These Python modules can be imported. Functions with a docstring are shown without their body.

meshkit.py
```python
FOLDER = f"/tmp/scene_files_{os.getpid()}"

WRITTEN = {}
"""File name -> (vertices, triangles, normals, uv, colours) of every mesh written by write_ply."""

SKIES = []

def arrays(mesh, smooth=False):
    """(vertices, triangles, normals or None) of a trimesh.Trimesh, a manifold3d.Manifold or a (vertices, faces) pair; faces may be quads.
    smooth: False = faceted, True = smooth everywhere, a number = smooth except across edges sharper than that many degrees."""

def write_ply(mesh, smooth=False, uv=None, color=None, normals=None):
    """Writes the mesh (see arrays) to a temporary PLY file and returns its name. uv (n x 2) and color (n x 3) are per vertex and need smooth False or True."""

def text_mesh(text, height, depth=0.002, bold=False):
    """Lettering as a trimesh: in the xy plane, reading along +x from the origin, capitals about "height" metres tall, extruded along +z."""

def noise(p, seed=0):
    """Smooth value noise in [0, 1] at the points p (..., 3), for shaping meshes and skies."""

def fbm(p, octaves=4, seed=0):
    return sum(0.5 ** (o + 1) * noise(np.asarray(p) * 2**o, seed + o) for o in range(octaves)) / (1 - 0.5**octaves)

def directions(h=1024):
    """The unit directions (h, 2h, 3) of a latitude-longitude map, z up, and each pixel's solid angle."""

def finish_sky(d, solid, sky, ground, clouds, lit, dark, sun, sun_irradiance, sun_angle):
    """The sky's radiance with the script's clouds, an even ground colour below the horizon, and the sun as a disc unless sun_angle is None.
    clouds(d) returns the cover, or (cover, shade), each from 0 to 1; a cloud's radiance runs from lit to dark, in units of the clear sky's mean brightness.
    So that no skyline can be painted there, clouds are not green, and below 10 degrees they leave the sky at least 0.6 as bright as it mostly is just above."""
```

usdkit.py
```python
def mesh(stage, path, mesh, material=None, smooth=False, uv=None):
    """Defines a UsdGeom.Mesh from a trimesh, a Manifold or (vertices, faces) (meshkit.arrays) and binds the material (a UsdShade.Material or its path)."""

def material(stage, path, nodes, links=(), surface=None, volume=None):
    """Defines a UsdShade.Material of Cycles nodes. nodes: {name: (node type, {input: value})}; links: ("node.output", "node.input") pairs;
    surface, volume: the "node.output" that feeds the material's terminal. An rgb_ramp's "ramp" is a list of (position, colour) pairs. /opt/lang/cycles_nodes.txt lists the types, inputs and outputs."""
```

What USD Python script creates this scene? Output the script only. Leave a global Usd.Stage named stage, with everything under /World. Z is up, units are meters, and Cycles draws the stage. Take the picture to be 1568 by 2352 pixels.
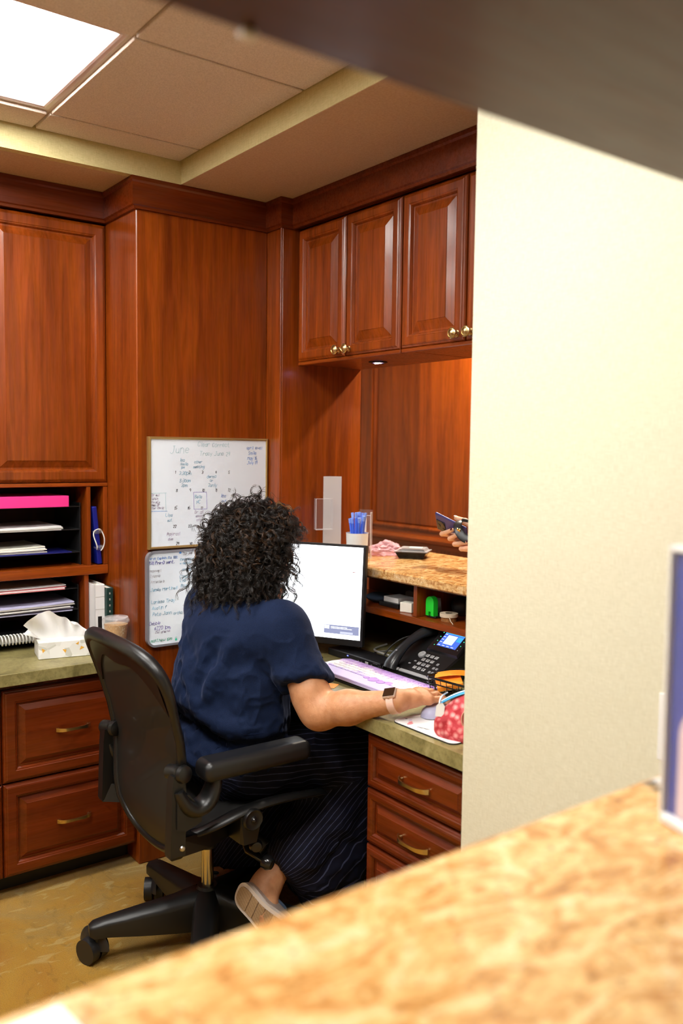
import math, random
import numpy as np, trimesh, usdkit, meshkit
import manifold3d as m3
from shapely.geometry import Polygon, box as sbox, Point
from pxr import Usd, UsdGeom, UsdLux, UsdShade, Gf, Sdf, Vt

random.seed(7); RNG = np.random.default_rng(7)
stage = Usd.Stage.CreateInMemory()
UsdGeom.SetStageUpAxis(stage, UsdGeom.Tokens.z)
UsdGeom.Xform.Define(stage, '/World')
UsdGeom.Scope.Define(stage, '/World/Looks')

# ---------------------------------------------------------------- camera
EYE = np.array([0.0, 0.0, 1.487])
YAW, PITCH, ROLL, FPX = 0.64391983, -0.07226816, 0.01219815, 1993.343
fw = np.array([math.sin(YAW)*math.cos(PITCH), math.cos(YAW)*math.cos(PITCH), math.sin(PITCH)])
rt = np.array([math.cos(YAW), -math.sin(YAW), 0.0]); up = np.cross(rt, fw)
rt2 = rt*math.cos(ROLL)+up*math.sin(ROLL); up2 = np.cross(rt2, fw)
cam = UsdGeom.Camera.Define(stage, '/World/camera')
cam.CreateHorizontalApertureAttr(24.0); cam.CreateVerticalApertureAttr(36.0)
cam.CreateFocalLengthAttr(24.0*FPX/1568.0)
cam.CreateClippingRangeAttr(Gf.Vec2f(0.02, 60.0))
cam.CreateFStopAttr(2.2); cam.CreateFocusDistanceAttr(2.7)
cam.CreateExposureAttr(-0.22)
cam.AddTransformOp().Set(Gf.Matrix4d(*rt2, 0, *up2, 0, *(-fw), 0, *EYE, 1))

# ---------------------------------------------------------------- light levels (each lamp is built with its fixture further down)
LAMP_OFFICE = 34.0      # radiance of the troffer panels over the office
LAMP_LOBBY = 12.5        # panels over the visitors' side
LED_PUCK = 60.0
def rect_lamp(name, loc, w, h, inten, color, down=True):
    l = UsdLux.RectLight.Define(stage, '/World/'+name)
    l.CreateWidthAttr(w); l.CreateHeightAttr(h); l.CreateIntensityAttr(inten); l.CreateColorAttr(Gf.Vec3f(*color))
    l.AddTranslateOp().Set(Gf.Vec3d(*loc))
    return l

# ---------------------------------------------------------------- names, things, parts
_used = {}; BIND = []
_origin = {}
def numbered(parent, name):
    k = _used.get((parent, name), 0); _used[(parent, name)] = k+1
    return name if k == 0 else f'{name}_{k:03d}'
def setd(prim, label=None, category=None, group=None, kind=None):
    for k, v in (('label', label), ('category', category), ('group', group), ('kind', kind)):
        if v: prim.SetCustomDataByKey(k, v)
    return prim
def thing(name, label, cat, loc=(0, 0, 0), group=None, kind=None):
    p = '/World/'+numbered('/World', name)
    x = UsdGeom.Xform.Define(stage, p); x.AddTranslateOp().Set(Gf.Vec3d(*map(float, loc)))
    _origin[p] = np.array(loc, float)
    setd(x.GetPrim(), label, cat, group, kind)
    return p
def structure(name, loc=(0, 0, 0)):
    p = '/World/'+numbered('/World', name)
    x = UsdGeom.Xform.Define(stage, p); x.AddTranslateOp().Set(Gf.Vec3d(*map(float, loc)))
    _origin[p] = np.array(loc, float); setd(x.GetPrim(), kind='structure'); return p
def tri(mesh):
    """-> trimesh"""
    if isinstance(mesh, trimesh.Trimesh): return mesh
    if isinstance(mesh, m3.Manifold):
        q = mesh.to_mesh(); return trimesh.Trimesh(np.array(q.vert_properties[:, :3]), np.array(q.tri_verts), process=False)
    if isinstance(mesh, list): return trimesh.util.concatenate([tri(m) for m in mesh])
    v, f = mesh
    f = np.asarray(f, int)
    if f.ndim == 2 and f.shape[1] == 4: f = np.vstack([f[:, [0, 1, 2]], f[:, [0, 2, 3]]])
    return trimesh.Trimesh(np.asarray(v, float), f, process=False)
def part(parent, name, mesh, mat, smooth=False, label=None, kind=None, uv=None):
    """mesh in world coordinates; becomes a Mesh below parent"""
    p = parent+'/'+numbered(parent, name)
    m = tri(mesh).copy(); o = _origin[parent]; m.vertices = m.vertices-o
    g = usdkit.mesh(stage, p, m, None, smooth=smooth, uv=uv); BIND.append((g.GetPrim(), mat))
    _origin[p] = o; setd(g.GetPrim(), label=label, kind=kind)
    return p
def single(name, mesh, mat, label=None, cat=None, group=None, kind=None, smooth=False):
    """a top-level thing that is one mesh, with its origin at its base"""
    m = tri(mesh).copy(); b = m.bounds; o = np.array([(b[0][0]+b[1][0])/2, (b[0][1]+b[1][1])/2, b[0][2]])
    p = '/World/'+numbered('/World', name); m.vertices = m.vertices-o
    g = usdkit.mesh(stage, p, m, None, smooth=smooth); BIND.append((g.GetPrim(), mat)); g.AddTranslateOp().Set(Gf.Vec3d(*o))
    _origin[p] = o; setd(g.GetPrim(), label, cat, group, kind); return p
def copy_of(src, name, loc, label, cat, group=None, rotz=0):
    p = '/World/'+numbered('/World', name)
    x = UsdGeom.Xform.Define(stage, p); x.AddTranslateOp().Set(Gf.Vec3d(*map(float, loc)))
    if rotz: x.AddRotateZOp().Set(rotz)
    x.GetPrim().GetReferences().AddInternalReference(src); x.GetPrim().SetInstanceable(True)
    setd(x.GetPrim(), label, cat, group); return p

# ---------------------------------------------------------------- shapes (world coordinates)
def bx(x0, x1, y0, y1, z0, z1, r=0.0):
    """box, edges chamfered by r"""
    c = np.array([(x0+x1)/2, (y0+y1)/2, (z0+z1)/2]); h = np.abs(np.array([x1-x0, y1-y0, z1-z0]))/2
    if r <= 0: 
        m = trimesh.creation.box(2*h); m.apply_translation(c); return m
    r = min(r, h.min()*0.95); P = []
    for s in np.array(np.meshgrid([-1, 1], [-1, 1], [-1, 1])).T.reshape(-1, 3):
        for k in range(3):
            d = h.copy()-r; d[k] += r; P.append(s*d)
    return trimesh.convex.convex_hull(np.array(P)+c)
def rbx(x0, x1, y0, y1, z0, z1, r, n=16):
    """box with rounded edges"""
    c = np.array([(x0+x1)/2, (y0+y1)/2, (z0+z1)/2]); h = np.array([x1-x0, y1-y0, z1-z0])/2; r = min(r, h.min()*.98)
    s = m3.Manifold.sphere(r, n)
    P = [s.translate(tuple(c+k*(h-r))) for k in np.array(np.meshgrid([-1, 1], [-1, 1], [-1, 1])).T.reshape(-1, 3)]
    return tri(m3.Manifold.batch_hull(P))
def place(m, o, ax, ay, az):
    m = tri(m).copy(); B = np.array([ax, ay, az], float); m.vertices = np.asarray(o)+m.vertices@B
    if np.linalg.det(B) < 0: m.invert()
    return m
def turn(m, ang, axis, at):
    m = tri(m).copy(); m.apply_transform(trimesh.transformations.rotation_matrix(ang, axis, at)); return m
def basis(z, x=(1, 0, 0)):
    z = np.array(z, float); z /= np.linalg.norm(z); x = np.array(x, float)
    if abs(x@z) > .95: x = np.array([0, 1., 0])
    x = x-z*(x@z); x /= np.linalg.norm(x); return x, np.cross(z, x), z
def cyl(a, b, r, n=24, r2=None):
    a, b = np.array(a, float), np.array(b, float); L = np.linalg.norm(b-a)
    m = tri(m3.Manifold.cylinder(L, r, r if r2 is None else r2, n)); return place(m, a, *basis(b-a))
def lathe(prof, at, axis=(0, 0, 1), n=32):
    """profile [(radius, height)] revolved, closed on the axis"""
    prof = [(max(r, 0), z) for r, z in prof]
    m = trimesh.creation.revolve(np.array(prof), sections=n); 
    m = place(m, at, *basis(axis)); m.fix_normals(); return m
def tube(P, r, n=10, flat=None, upv=None):
    """swept tube through points P, radius r (number or list); flat=(a,b) scales the section; capped"""
    P = np.asarray(P, float); R = np.broadcast_to(np.asarray(r, float), (len(P),))
    T = np.gradient(P, axis=0); T /= np.linalg.norm(T, axis=1, keepdims=True)+1e-12
    u = np.array(upv if upv is not None else ([0, 0, 1.] if abs(T[0][2]) < .9 else [1., 0, 0]), float)
    V = []; a0, b0 = flat or (1, 1); ang = np.arange(n)*2*np.pi/n
    for p, t, rr in zip(P, T, R):
        u = u-t*(u@t) if upv is None else np.array(upv)-t*(np.array(upv)@t)
        u /= np.linalg.norm(u); w = np.cross(t, u)
        V.append(p+rr*(np.cos(ang)[:, None]*a0*w+np.sin(ang)[:, None]*b0*u))
    k = len(P); F = []
    for i in range(k-1):
        j = np.arange(n); q = np.stack([i*n+j, i*n+(j+1) % n, (i+1)*n+(j+1) % n, (i+1)*n+j], 1); F.append(q)
    F = np.vstack(F); F = np.vstack([F[:, [0, 1, 2]], F[:, [0, 2, 3]]])
    V = np.vstack(V+[P[:1], P[-1:]]); a, b = k*n, k*n+1; j = np.arange(n)
    F = np.vstack([F, np.stack([np.full(n, a), (j+1) % n, j], 1), np.stack([np.full(n, b), (k-1)*n+j, (k-1)*n+(j+1) % n], 1)])
    return trimesh.Trimesh(V, F, process=False)
def spline(P, n=40):
    from scipy.interpolate import CubicSpline
    P = np.asarray(P, float); t = np.r_[0, np.cumsum(np.linalg.norm(np.diff(P, axis=0), axis=1))]
    return CubicSpline(t, P)(np.linspace(0, t[-1], n))
def prism(poly, z0, z1, r=0):
    """polygon [(x,y)] extruded along z"""
    p = poly if isinstance(poly, Polygon) else Polygon(poly)
    m = trimesh.creation.extrude_polygon(p, z1-z0, engine='earcut'); m.apply_translation((0, 0, z0)); return m
def hull(P): return trimesh.convex.convex_hull(np.asarray(P, float))
def rrect(w, h, r, n=6):
    return Polygon(sbox(-w/2+r, -h/2+r, w/2-r, h/2-r).buffer(r, quad_segs=n))
def loops(w, h, L, cap0=False, cap1=False):
    """concentric rectangles: L = [(inset, height)] lofted; in x,y,z with lower left corner at 0"""
    V = []; F = []
    for d, c in L: V += [(d, d, c), (w-d, d, c), (w-d, h-d, c), (d, h-d, c)]
    for i in range(len(L)-1):
        for j in range(4): F.append((i*4+j, i*4+(j+1) % 4, i*4+4+(j+1) % 4, i*4+4+j))
    if cap0: F.append((3, 2, 1, 0))
    if cap1: k = 4*len(L)-4; F.append((k, k+1, k+2, k+3))
    return tri((np.array(V, float), np.array(F)))
FRAME = [(0, 0), (0, .012), (.003, .016), (.007, .018), (.009, .0205), (.013, .022)]
def front_pieces(w, h, fw_, t=0.022, raise_=.045):
    """a cope-and-stick frame and its raised panel, in local x (width), y (height), z (out)"""
    fr = loops(w, h, FRAME+[(fw_-.010, .022), (fw_-.008, .020), (fw_-.004, .019), (fw_, .012), (fw_, .004), (.004, .0)])
    pn = loops(w, h, [(fw_-.003, .004), (fw_-.003, .010), (fw_+.006, .010), (fw_+raise_, .0195), (fw_+raise_+.001, .021)], cap1=True)
    return fr, pn
def knob(at, out):
    return [lathe([(0, 0), (.011, 0), (.011, .002), (.0065, .004), (.005, .010), (.006, .014), (.013, .016), (.0165, .020), (.0165, .0225), (.0145, .024), (.0135, .0228), (.011, .0235), (.006, .0265), (0, .0275)], at, out, 28)]
def pull(c, along, out, L=.117):
    """arched bar pull: centre of its foot line, direction, outward"""
    along = np.array(along, float); out = np.array(out, float); c = np.array(c, float); upd = np.cross(out, along)
    s = np.linspace(-1, 1, 21); P = [c+along*(L/2*k)+out*(.004+.022*(1-k**4)**.9*0.95)+upd*0 for k in s]
    wid = [.0042+.0026*abs(k)**1.5 for k in s]; V = []; 
    for p, w_ in zip(P, wid):
        for a, b in ((-1, -.0022), (1, -.0022), (1, .0022), (-1, .0022)): V.append(p+upd*a*w_+out*b)
    F = []
    for i in range(20):
        for j in range(4): F.append((i*4+j, i*4+(j+1) % 4, i*4+4+(j+1) % 4, i*4+4+j))
    F += [(3, 2, 1, 0), (80, 81, 82, 83)]
    m = tri((np.array(V), np.array(F))); m.fix_normals()
    feet = [cyl(c+along*(L/2-.008)*k, c+along*(L/2-.008)*k+out*.008, .005, 10) for k in (-1, 1)]
    return trimesh.util.concatenate([m]+feet)
def sweep_profile(path, prof, closed=False):
    """profile [(out, up)] mitred along a plan polyline [(x,y)]; out is to the right of travel"""
    P = np.array(path, float); n = len(P); V = []; k = len(prof)
    for i in range(n):
        d0 = P[i]-P[i-1] if i > 0 else P[1]-P[0]; d1 = P[i+1]-P[i] if i < n-1 else P[-1]-P[-2]
        d0 = d0/np.linalg.norm(d0); d1 = d1/np.linalg.norm(d1)
        n0 = np.array([d0[1], -d0[0]]); n1 = np.array([d1[1], -d1[0]]); b = n0+n1; b /= (1+n0@n1)
        for o, z in prof: V.append((*(P[i]+b*o), z))
    F = []
    for i in range(n-1):
        for j in range(k): F.append((i*k+j, i*k+(j+1) % k, (i+1)*k+(j+1) % k, (i+1)*k+j))
    m = tri((np.array(V), np.array(F)))
    caps = [(0, j, j+1) for j in range(1, k-1)]+[((n-1)*k, (n-1)*k+j+1, (n-1)*k+j) for j in range(1, k-1)]
    m = trimesh.Trimesh(m.vertices, np.vstack([m.faces, caps]), process=False); m.fix_normals(); return m

# ---------------------------------------------------------------- materials
MAT = {}
def mat(name, nodes, links=(), surface='p.BSDF', **k):
    MAT[name] = usdkit.material(stage, '/World/Looks/'+name, nodes, links, surface=surface, **k)
def plain(name, col, rough=.5, **kw):
    mat(name, {'p': ('principled_bsdf', dict(base_color=col, roughness=rough, **kw))})
def srgb(r, g, b):
    c = np.array([r, g, b])/255.0; return tuple(np.where(c <= .04045, c/12.92, ((c+.055)/1.055)**2.4))
def wood(name, scale, lo, hi, rough=.32, coat=.22, board=(11.3, 11.3, 0), dark=.16):
    """cherry: grain stretched along one axis, glued-up boards of slightly different tone, satin varnish"""
    mat(name, {
        'g': ('geometry', {}), 'm': ('mapping', dict(scale=scale)), 'm2': ('mapping', dict(scale=tuple(s*4.5 for s in scale))),
        'n': ('noise_texture', dict(scale=1.0, detail=5, roughness=.6, distortion=.8)),
        'n2': ('noise_texture', dict(scale=1.0, detail=3, roughness=.7)),
        'r': ('rgb_ramp', dict(ramp=[(.25, lo), (.5, tuple((a+b)/2 for a, b in zip(lo, hi))), (.72, hi)])),
        'b': ('vector_math', dict(math_type='dot_product', vector2=board)), 'f': ('math', dict(math_type='floor')), 'w': ('white_noise_texture', dict(dimensions='1D')),
        'br': ('map_range', dict(to_min=1-dark, to_max=1+dark)), 'v': ('hsv', {}),
        'x': ('mix', dict(mix_type='multiply', fac=.35)),
        'rr': ('map_range', dict(from_min=.3, from_max=.7, to_min=rough-.05, to_max=rough+.08)),
        'bu': ('bump', dict(strength=.05, distance=.001)),
        'p': ('principled_bsdf', dict(coat_weight=coat, coat_roughness=.14, specular_ior_level=.35))},
        [('g.position', 'm.vector'), ('g.position', 'm2.vector'), ('m.vector', 'n.vector'), ('m2.vector', 'n2.vector'), ('n.fac', 'r.fac'),
         ('g.position', 'b.vector1'), ('b.value', 'f.value1'), ('f.value', 'w.w'), ('w.value', 'br.value'), ('br.result', 'v.value'),
         ('r.color', 'x.color1'), ('n2.color', 'x.color2'), ('x.color', 'v.color'), ('v.color', 'p.base_color'),
         ('n2.fac', 'rr.value'), ('rr.result', 'p.roughness'), ('n2.fac', 'bu.height'), ('bu.normal', 'p.normal')])
WLO, WHI = (.140, .0205, .0012), (.380, .072, .0042)
wood('cherry_upright', (24, 24, 1.5), WLO, WHI)
wood('cherry_along_x', (1.5, 24, 24), WLO, WHI, board=(0, 0, .01))
wood('cherry_along_y', (24, 1.5, 24), WLO, WHI, board=(0, 0, .01))
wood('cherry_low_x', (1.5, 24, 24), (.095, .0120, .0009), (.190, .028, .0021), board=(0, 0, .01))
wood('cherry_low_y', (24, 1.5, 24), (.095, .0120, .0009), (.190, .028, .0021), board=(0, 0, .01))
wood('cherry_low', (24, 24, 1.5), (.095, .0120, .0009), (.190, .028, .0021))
wood('cherry_recess_shade', (9, 9, .9), (.035, .006, .001), (.075, .014, .002), rough=.5, coat=0)  # cherry made darker for recesses, their shade put into the colour
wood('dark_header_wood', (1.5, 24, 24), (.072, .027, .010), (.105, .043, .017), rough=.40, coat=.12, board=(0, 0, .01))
# linen-look vinyl wall covering: crossed threads
def linen(name, c0, c1, rough=.75):
    mat(name, {'g': ('geometry', {}), 'ma': ('mapping', dict(scale=(60, 60, 1400))), 'mb': ('mapping', dict(scale=(1200, 1200, 45))),
        'na': ('noise_texture', dict(scale=1, detail=2)), 'nb': ('noise_texture', dict(scale=1, detail=2)), 'a': ('math', dict(math_type='add')),
        'h': ('math', dict(math_type='multiply', value2=.5)), 'r': ('rgb_ramp', dict(ramp=[(.38, c0), (.62, c1)])),
        'bu': ('bump', dict(strength=.25, distance=.0006)), 'p': ('principled_bsdf', dict(roughness=rough, specular_ior_level=.25))},
        [('g.position', 'ma.vector'), ('g.position', 'mb.vector'), ('ma.vector', 'na.vector'), ('mb.vector', 'nb.vector'), ('na.fac', 'a.value1'), ('nb.fac', 'a.value2'),
         ('a.value', 'h.value1'), ('h.value', 'r.fac'), ('r.color', 'p.base_color'), ('h.value', 'bu.height'), ('bu.normal', 'p.normal')])
linen('linen_cream', (.61, .575, .415), (.74, .71, .555))
linen('linen_fascia', (.50, .43, .20), (.66, .57, .30))
def speckle(name, c0, c1, scale, rough=.85, bump=.4, **kw):
    mat(name, {'g': ('geometry', {}), 'n': ('noise_texture', dict(scale=scale, detail=3, roughness=.7)), 'r': ('rgb_ramp', dict(ramp=[(.35, c0), (.65, c1)])),
        'bu': ('bump', dict(strength=bump, distance=.002)), 'p': ('principled_bsdf', dict(roughness=rough, **kw))},
        [('g.position', 'n.vector'), ('n.fac', 'r.fac'), ('r.color', 'p.base_color'), ('n.fac', 'bu.height'), ('bu.normal', 'p.normal')])
speckle('ceiling_tile', (.58, .48, .42), (.74, .63, .56), 260, specular_ior_level=.1)
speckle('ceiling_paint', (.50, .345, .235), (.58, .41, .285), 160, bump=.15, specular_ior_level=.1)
speckle('header_paint', (.22, .140, .085), (.25, .162, .10), 300, bump=.15, specular_ior_level=.15)
plain('grid_metal', (.55, .46, .36), .45)
plain('trim_metal', (.80, .78, .74), .3, metallic=.6)
# laminate, mottled olive
def laminate(name):
    mat(name, {'g': ('geometry', {}), 'n': ('noise_texture', dict(scale=11, detail=6, roughness=.68, distortion=.9)), 'n2': ('noise_texture', dict(scale=75, detail=4, roughness=.7)),
        'r': ('rgb_ramp', dict(ramp=[(.25, (.105, .088, .028)), (.45, (.25, .212, .082)), (.6, (.315, .27, .112)), (.8, (.42, .36, .18))])),
        'r2': ('rgb_ramp', dict(ramp=[(.30, (.6, .6, .55)), (.55, (1, 1, 1))])), 'x': ('mix', dict(mix_type='multiply', fac=.8)),
        'p': ('principled_bsdf', dict(roughness=.36, specular_ior_level=.4))},
        [('g.position', 'n.vector'), ('g.position', 'n2.vector'), ('n.fac', 'r.fac'), ('n2.fac', 'r2.fac'), ('r.color', 'x.color1'), ('r2.color', 'x.color2'), ('x.color', 'p.base_color')])
laminate('olive_laminate')
# polished gold granite
def granite(name, k=1.0):
    mat(name, {'g': ('geometry', {}), 'mp': ('mapping', dict(scale=(1, 1.9, 2.4), rotation=(0, 0, .5))), 'n': ('noise_texture', dict(scale=13*k, detail=5, roughness=.66, distortion=1.6)),
        'n2': ('noise_texture', dict(scale=95*k, detail=3, roughness=.7)), 'v': ('voronoi_texture', dict(scale=60*k)),
        'r': ('rgb_ramp', dict(ramp=[(.26, (.30, .13, .06)), (.41, (.52, .25, .075)), (.51, (.70, .43, .17)), (.64, (.80, .58, .31)), (.80, (.68, .50, .37))])),
        'r2': ('rgb_ramp', dict(ramp=[(.28, (.24, .15, .08)), (.42, (.88, .84, .78)), (.62, (1.0, 1.0, 1.0))])), 'x': ('mix', dict(mix_type='multiply', fac=.9)),
        'p': ('principled_bsdf', dict(roughness=.13, specular_ior_level=.5))},
        [('g.position', 'mp.vector'), ('mp.vector', 'n.vector'), ('g.position', 'n2.vector'), ('n.fac', 'r.fac'), ('n2.fac', 'r2.fac'), ('r.color', 'x.color1'), ('r2.color', 'x.color2'), ('x.color', 'p.base_color')])
granite('gold_granite')
# carpet: gold pile with tone drifts and pale leaf shapes
mat('gold_carpet', {'g': ('geometry', {}), 'n': ('noise_texture', dict(scale=2.6, detail=4, roughness=.6, distortion=.8)),
    'r': ('rgb_ramp', dict(ramp=[(.30, (.36, .160, .010)), (.47, (.40, .210, .020)), (.58, (.35, .205, .042)), (.75, (.38, .255, .075))])),
    'mp': ('mapping', dict(scale=(10, 24, 1), rotation=(0, 0, .7))), 'vn': ('noise_texture', dict(scale=1, detail=2, distortion=1.4)), 'vr': ('rgb_ramp', dict(ramp=[(.60, (0, 0, 0)), (.68, (1, 1, 1))])),
    'mq': ('mapping', dict(scale=(22, 9, 1), rotation=(0, 0, .5))), 'dn': ('noise_texture', dict(scale=1, detail=3, distortion=2.2)), 'dr': ('rgb_ramp', dict(ramp=[(.30, (.55, .55, .5)), (.42, (1, 1, 1))])),
    'xl': ('mix', dict(color2=(.55, .43, .18))), 'ml': ('math', dict(math_type='multiply', value2=.38)), 'xd': ('mix', dict(mix_type='multiply', fac=.45)),
    'f': ('noise_texture', dict(scale=420, detail=2)), 'fr': ('rgb_ramp', dict(ramp=[(.3, (.62, .62, .6)), (.7, (1.05, 1.05, 1.05))])), 'xf': ('mix', dict(mix_type='multiply', fac=.9)),
    'bu': ('bump', dict(strength=.8, distance=.004)), 'p': ('principled_bsdf', dict(roughness=.95, specular_ior_level=.05, sheen_weight=.15))},
    [('g.position', 'n.vector'), ('n.fac', 'r.fac'), ('g.position', 'mp.vector'), ('mp.vector', 'vn.vector'), ('vn.fac', 'vr.fac'), ('vr.color', 'ml.value1'), ('ml.value', 'xl.fac'),
     ('g.position', 'mq.vector'), ('mq.vector', 'dn.vector'), ('dn.fac', 'dr.fac'), ('r.color', 'xl.color1'), ('xl.color', 'xd.color1'), ('dr.color', 'xd.color2'),
     ('g.position', 'f.vector'), ('f.fac', 'fr.fac'), ('xd.color', 'xf.color1'), ('fr.color', 'xf.color2'), ('xf.color', 'p.base_color'), ('f.fac', 'bu.height'), ('bu.normal', 'p.normal')])
def glow(name, col, s):
    mat(name, {'e': ('emission', dict(color=col, strength=s))}, surface='e.emission')
glow('lamp_panel', (1.0, .98, .93), LAMP_OFFICE)
glow('lamp_panel_lobby', (1.0, .93, .80), LAMP_LOBBY)
glow('led_violet', (.72, .58, 1.0), LED_PUCK)
def acrylic(name, tint=(1, 1, 1), clear=.8, col=(.9, .9, .92), rough=.05):
    """clear sheet: light passes, edges and film reflect"""
    mat(name, {'t': ('transparent_bsdf', dict(color=tint)), 'd': ('principled_bsdf', dict(base_color=col, roughness=rough)), 'f0': ('fresnel', dict(IOR=1.45)), 'g': ('geometry', {}), 'iv': ('math', dict(math_type='subtract', value1=1.0)), 'f': ('math', dict(math_type='multiply')),
        'a': ('math', dict(math_type='add', value2=1-clear, use_clamp=True)), 'x': ('mix_closure', {})},
        [('g.backfacing', 'iv.value2'), ('iv.value', 'f.value1'), ('f0.fac', 'f.value2'), ('f.value', 'a.value1'), ('a.value', 'x.fac'), ('t.BSDF', 'x.closure1'), ('d.BSDF', 'x.closure2')], surface='x.closure')
acrylic('clear_acrylic', clear=.985); acrylic('clear_lid', clear=.90); acrylic('pink_film', tint=(1, .86, .9), clear=.55, col=(.85, .55, .62))
acrylic('cup_plastic', tint=(.98, .98, .97), clear=.97)
for n_, c_, r_, k_ in (
    ('brass', (.62, .47, .22), .28, dict(metallic=1.0)), ('chrome', (.62, .58, .5), .18, dict(metallic=1.0)), ('steel', (.6, .6, .62), .3, dict(metallic=1.0)),
    ('black_plastic', (.012, .012, .013), .42, {}), ('black_gloss', (.010, .010, .011), .15, {}), ('graphite_plastic', (.0062, .0062, .0064), .40, {}), ('graphite_soft', (.0075, .0075, .0078), .36, {}),
    ('grey_plastic', (.25, .25, .26), .4, {}), ('silver_plastic', (.45, .46, .47), .35, dict(metallic=.3)), ('white_plastic', (.78, .78, .76), .35, {}), ('paper_white', (.80, .80, .80), .7, {}),
    ('paper_warm', (.82, .80, .70), .7, {}), ('paper_pink', (.78, .28, .30), .7, {}), ('paper_grey', (.42, .40, .36), .7, {}), ('paper_lavender', (.50, .50, .72), .5, {}), ('hot_pink', (.85, .035, .27), .45, {}),
    ('navy_plastic', (.012, .014, .14), .3, {}), ('deep_blue', (.006, .012, .20), .3, {}), ('straw_blue', (.07, .17, .80), .35, {}), ('straw_blue_light', (.22, .36, .90), .35, {}), ('green_plastic', (.01, .60, .03), .4, {}),
    ('dark_green', (.006, .035, .03), .4, {}), ('orange_paper', (.95, .30, .015), .6, {}), ('tissue', (.88, .88, .88), .9, {}), ('brochure_blue', (.025, .045, .34), .35, {}),
    ('brochure_pale', (.74, .58, .60), .6, {}), ('whiteboard_gloss', (.82, .89, .97), .18, {}), ('gold_frame', (.50, .33, .12), .35, dict(metallic=.7)), ('grey_frame', (.30, .30, .34), .4, dict(metallic=.4)),
    ('ink_teal', (.36, .60, .66), .6, {}), ('ink_sky', (.22, .55, .76), .6, {}), ('ink_blue', (.10, .32, .80), .6, {}), ('ink_navy', (.03, .03, .45), .6, {}), ('ink_black', (.10, .10, .12), .6, {}),
    ('ink_violet', (.24, .16, .62), .6, {}), ('ink_lilac', (.60, .48, .68), .6, {}), ('ink_grey', (.62, .60, .66), .6, {}), ('ink_green', (.05, .60, .38), .6, {}),
    ('blue_pen', (.02, .03, .3), .4, {}), ('watch_pink', (.80, .52, .42), .5, {}), ('gold_metal', (.85, .55, .12), .25, dict(metallic=1.0)), ('rubber_black', (.01, .01, .01), .6, {}),
    ('zip_blue', (.06, .42, .80), .5, {}), ('zip_white', (.75, .85, .95), .5, {}), ('trim_blue', (.16, .22, .72), .5, {}), ('pouch_green', (.08, .10, .03), .7, {}), ('pouch_badge', (.30, .035, .03), .6, {}), ('badge_rim', (.75, .45, .3), .5, {}), ('yellow_print', (.7, .55, .12), .6, {}), ('grey_print', (.35, .36, .35), .6, {}), ('dark_print', (.05, .06, .06), .6, {}),
    ('lavender_plain', (.62, .52, .86), .45, {}), ('lavender_deep', (.48, .28, .74), .45, {}), ('screen_red', (.6, .2, .2), .5, {}), ('cable_grey', (.35, .35, .33), .5, {}), ('coffee_dark', (.30, .13, .04), .3, {}),
    ('wristband', (.012, .012, .013), .35, {}), ('nail_dark', (.05, .004, .014), .12, {}), ('sock_cream', (.6, .5, .4), .8, {}), ('tape_cream', (.60, .50, .36), .5, {}), ('shelf_dark', (.015, .015, .016), .35, {}), ('wood_core', (.20, .10, .04), .6, {})):
    plain(n_, c_, r_, **k_)
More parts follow.
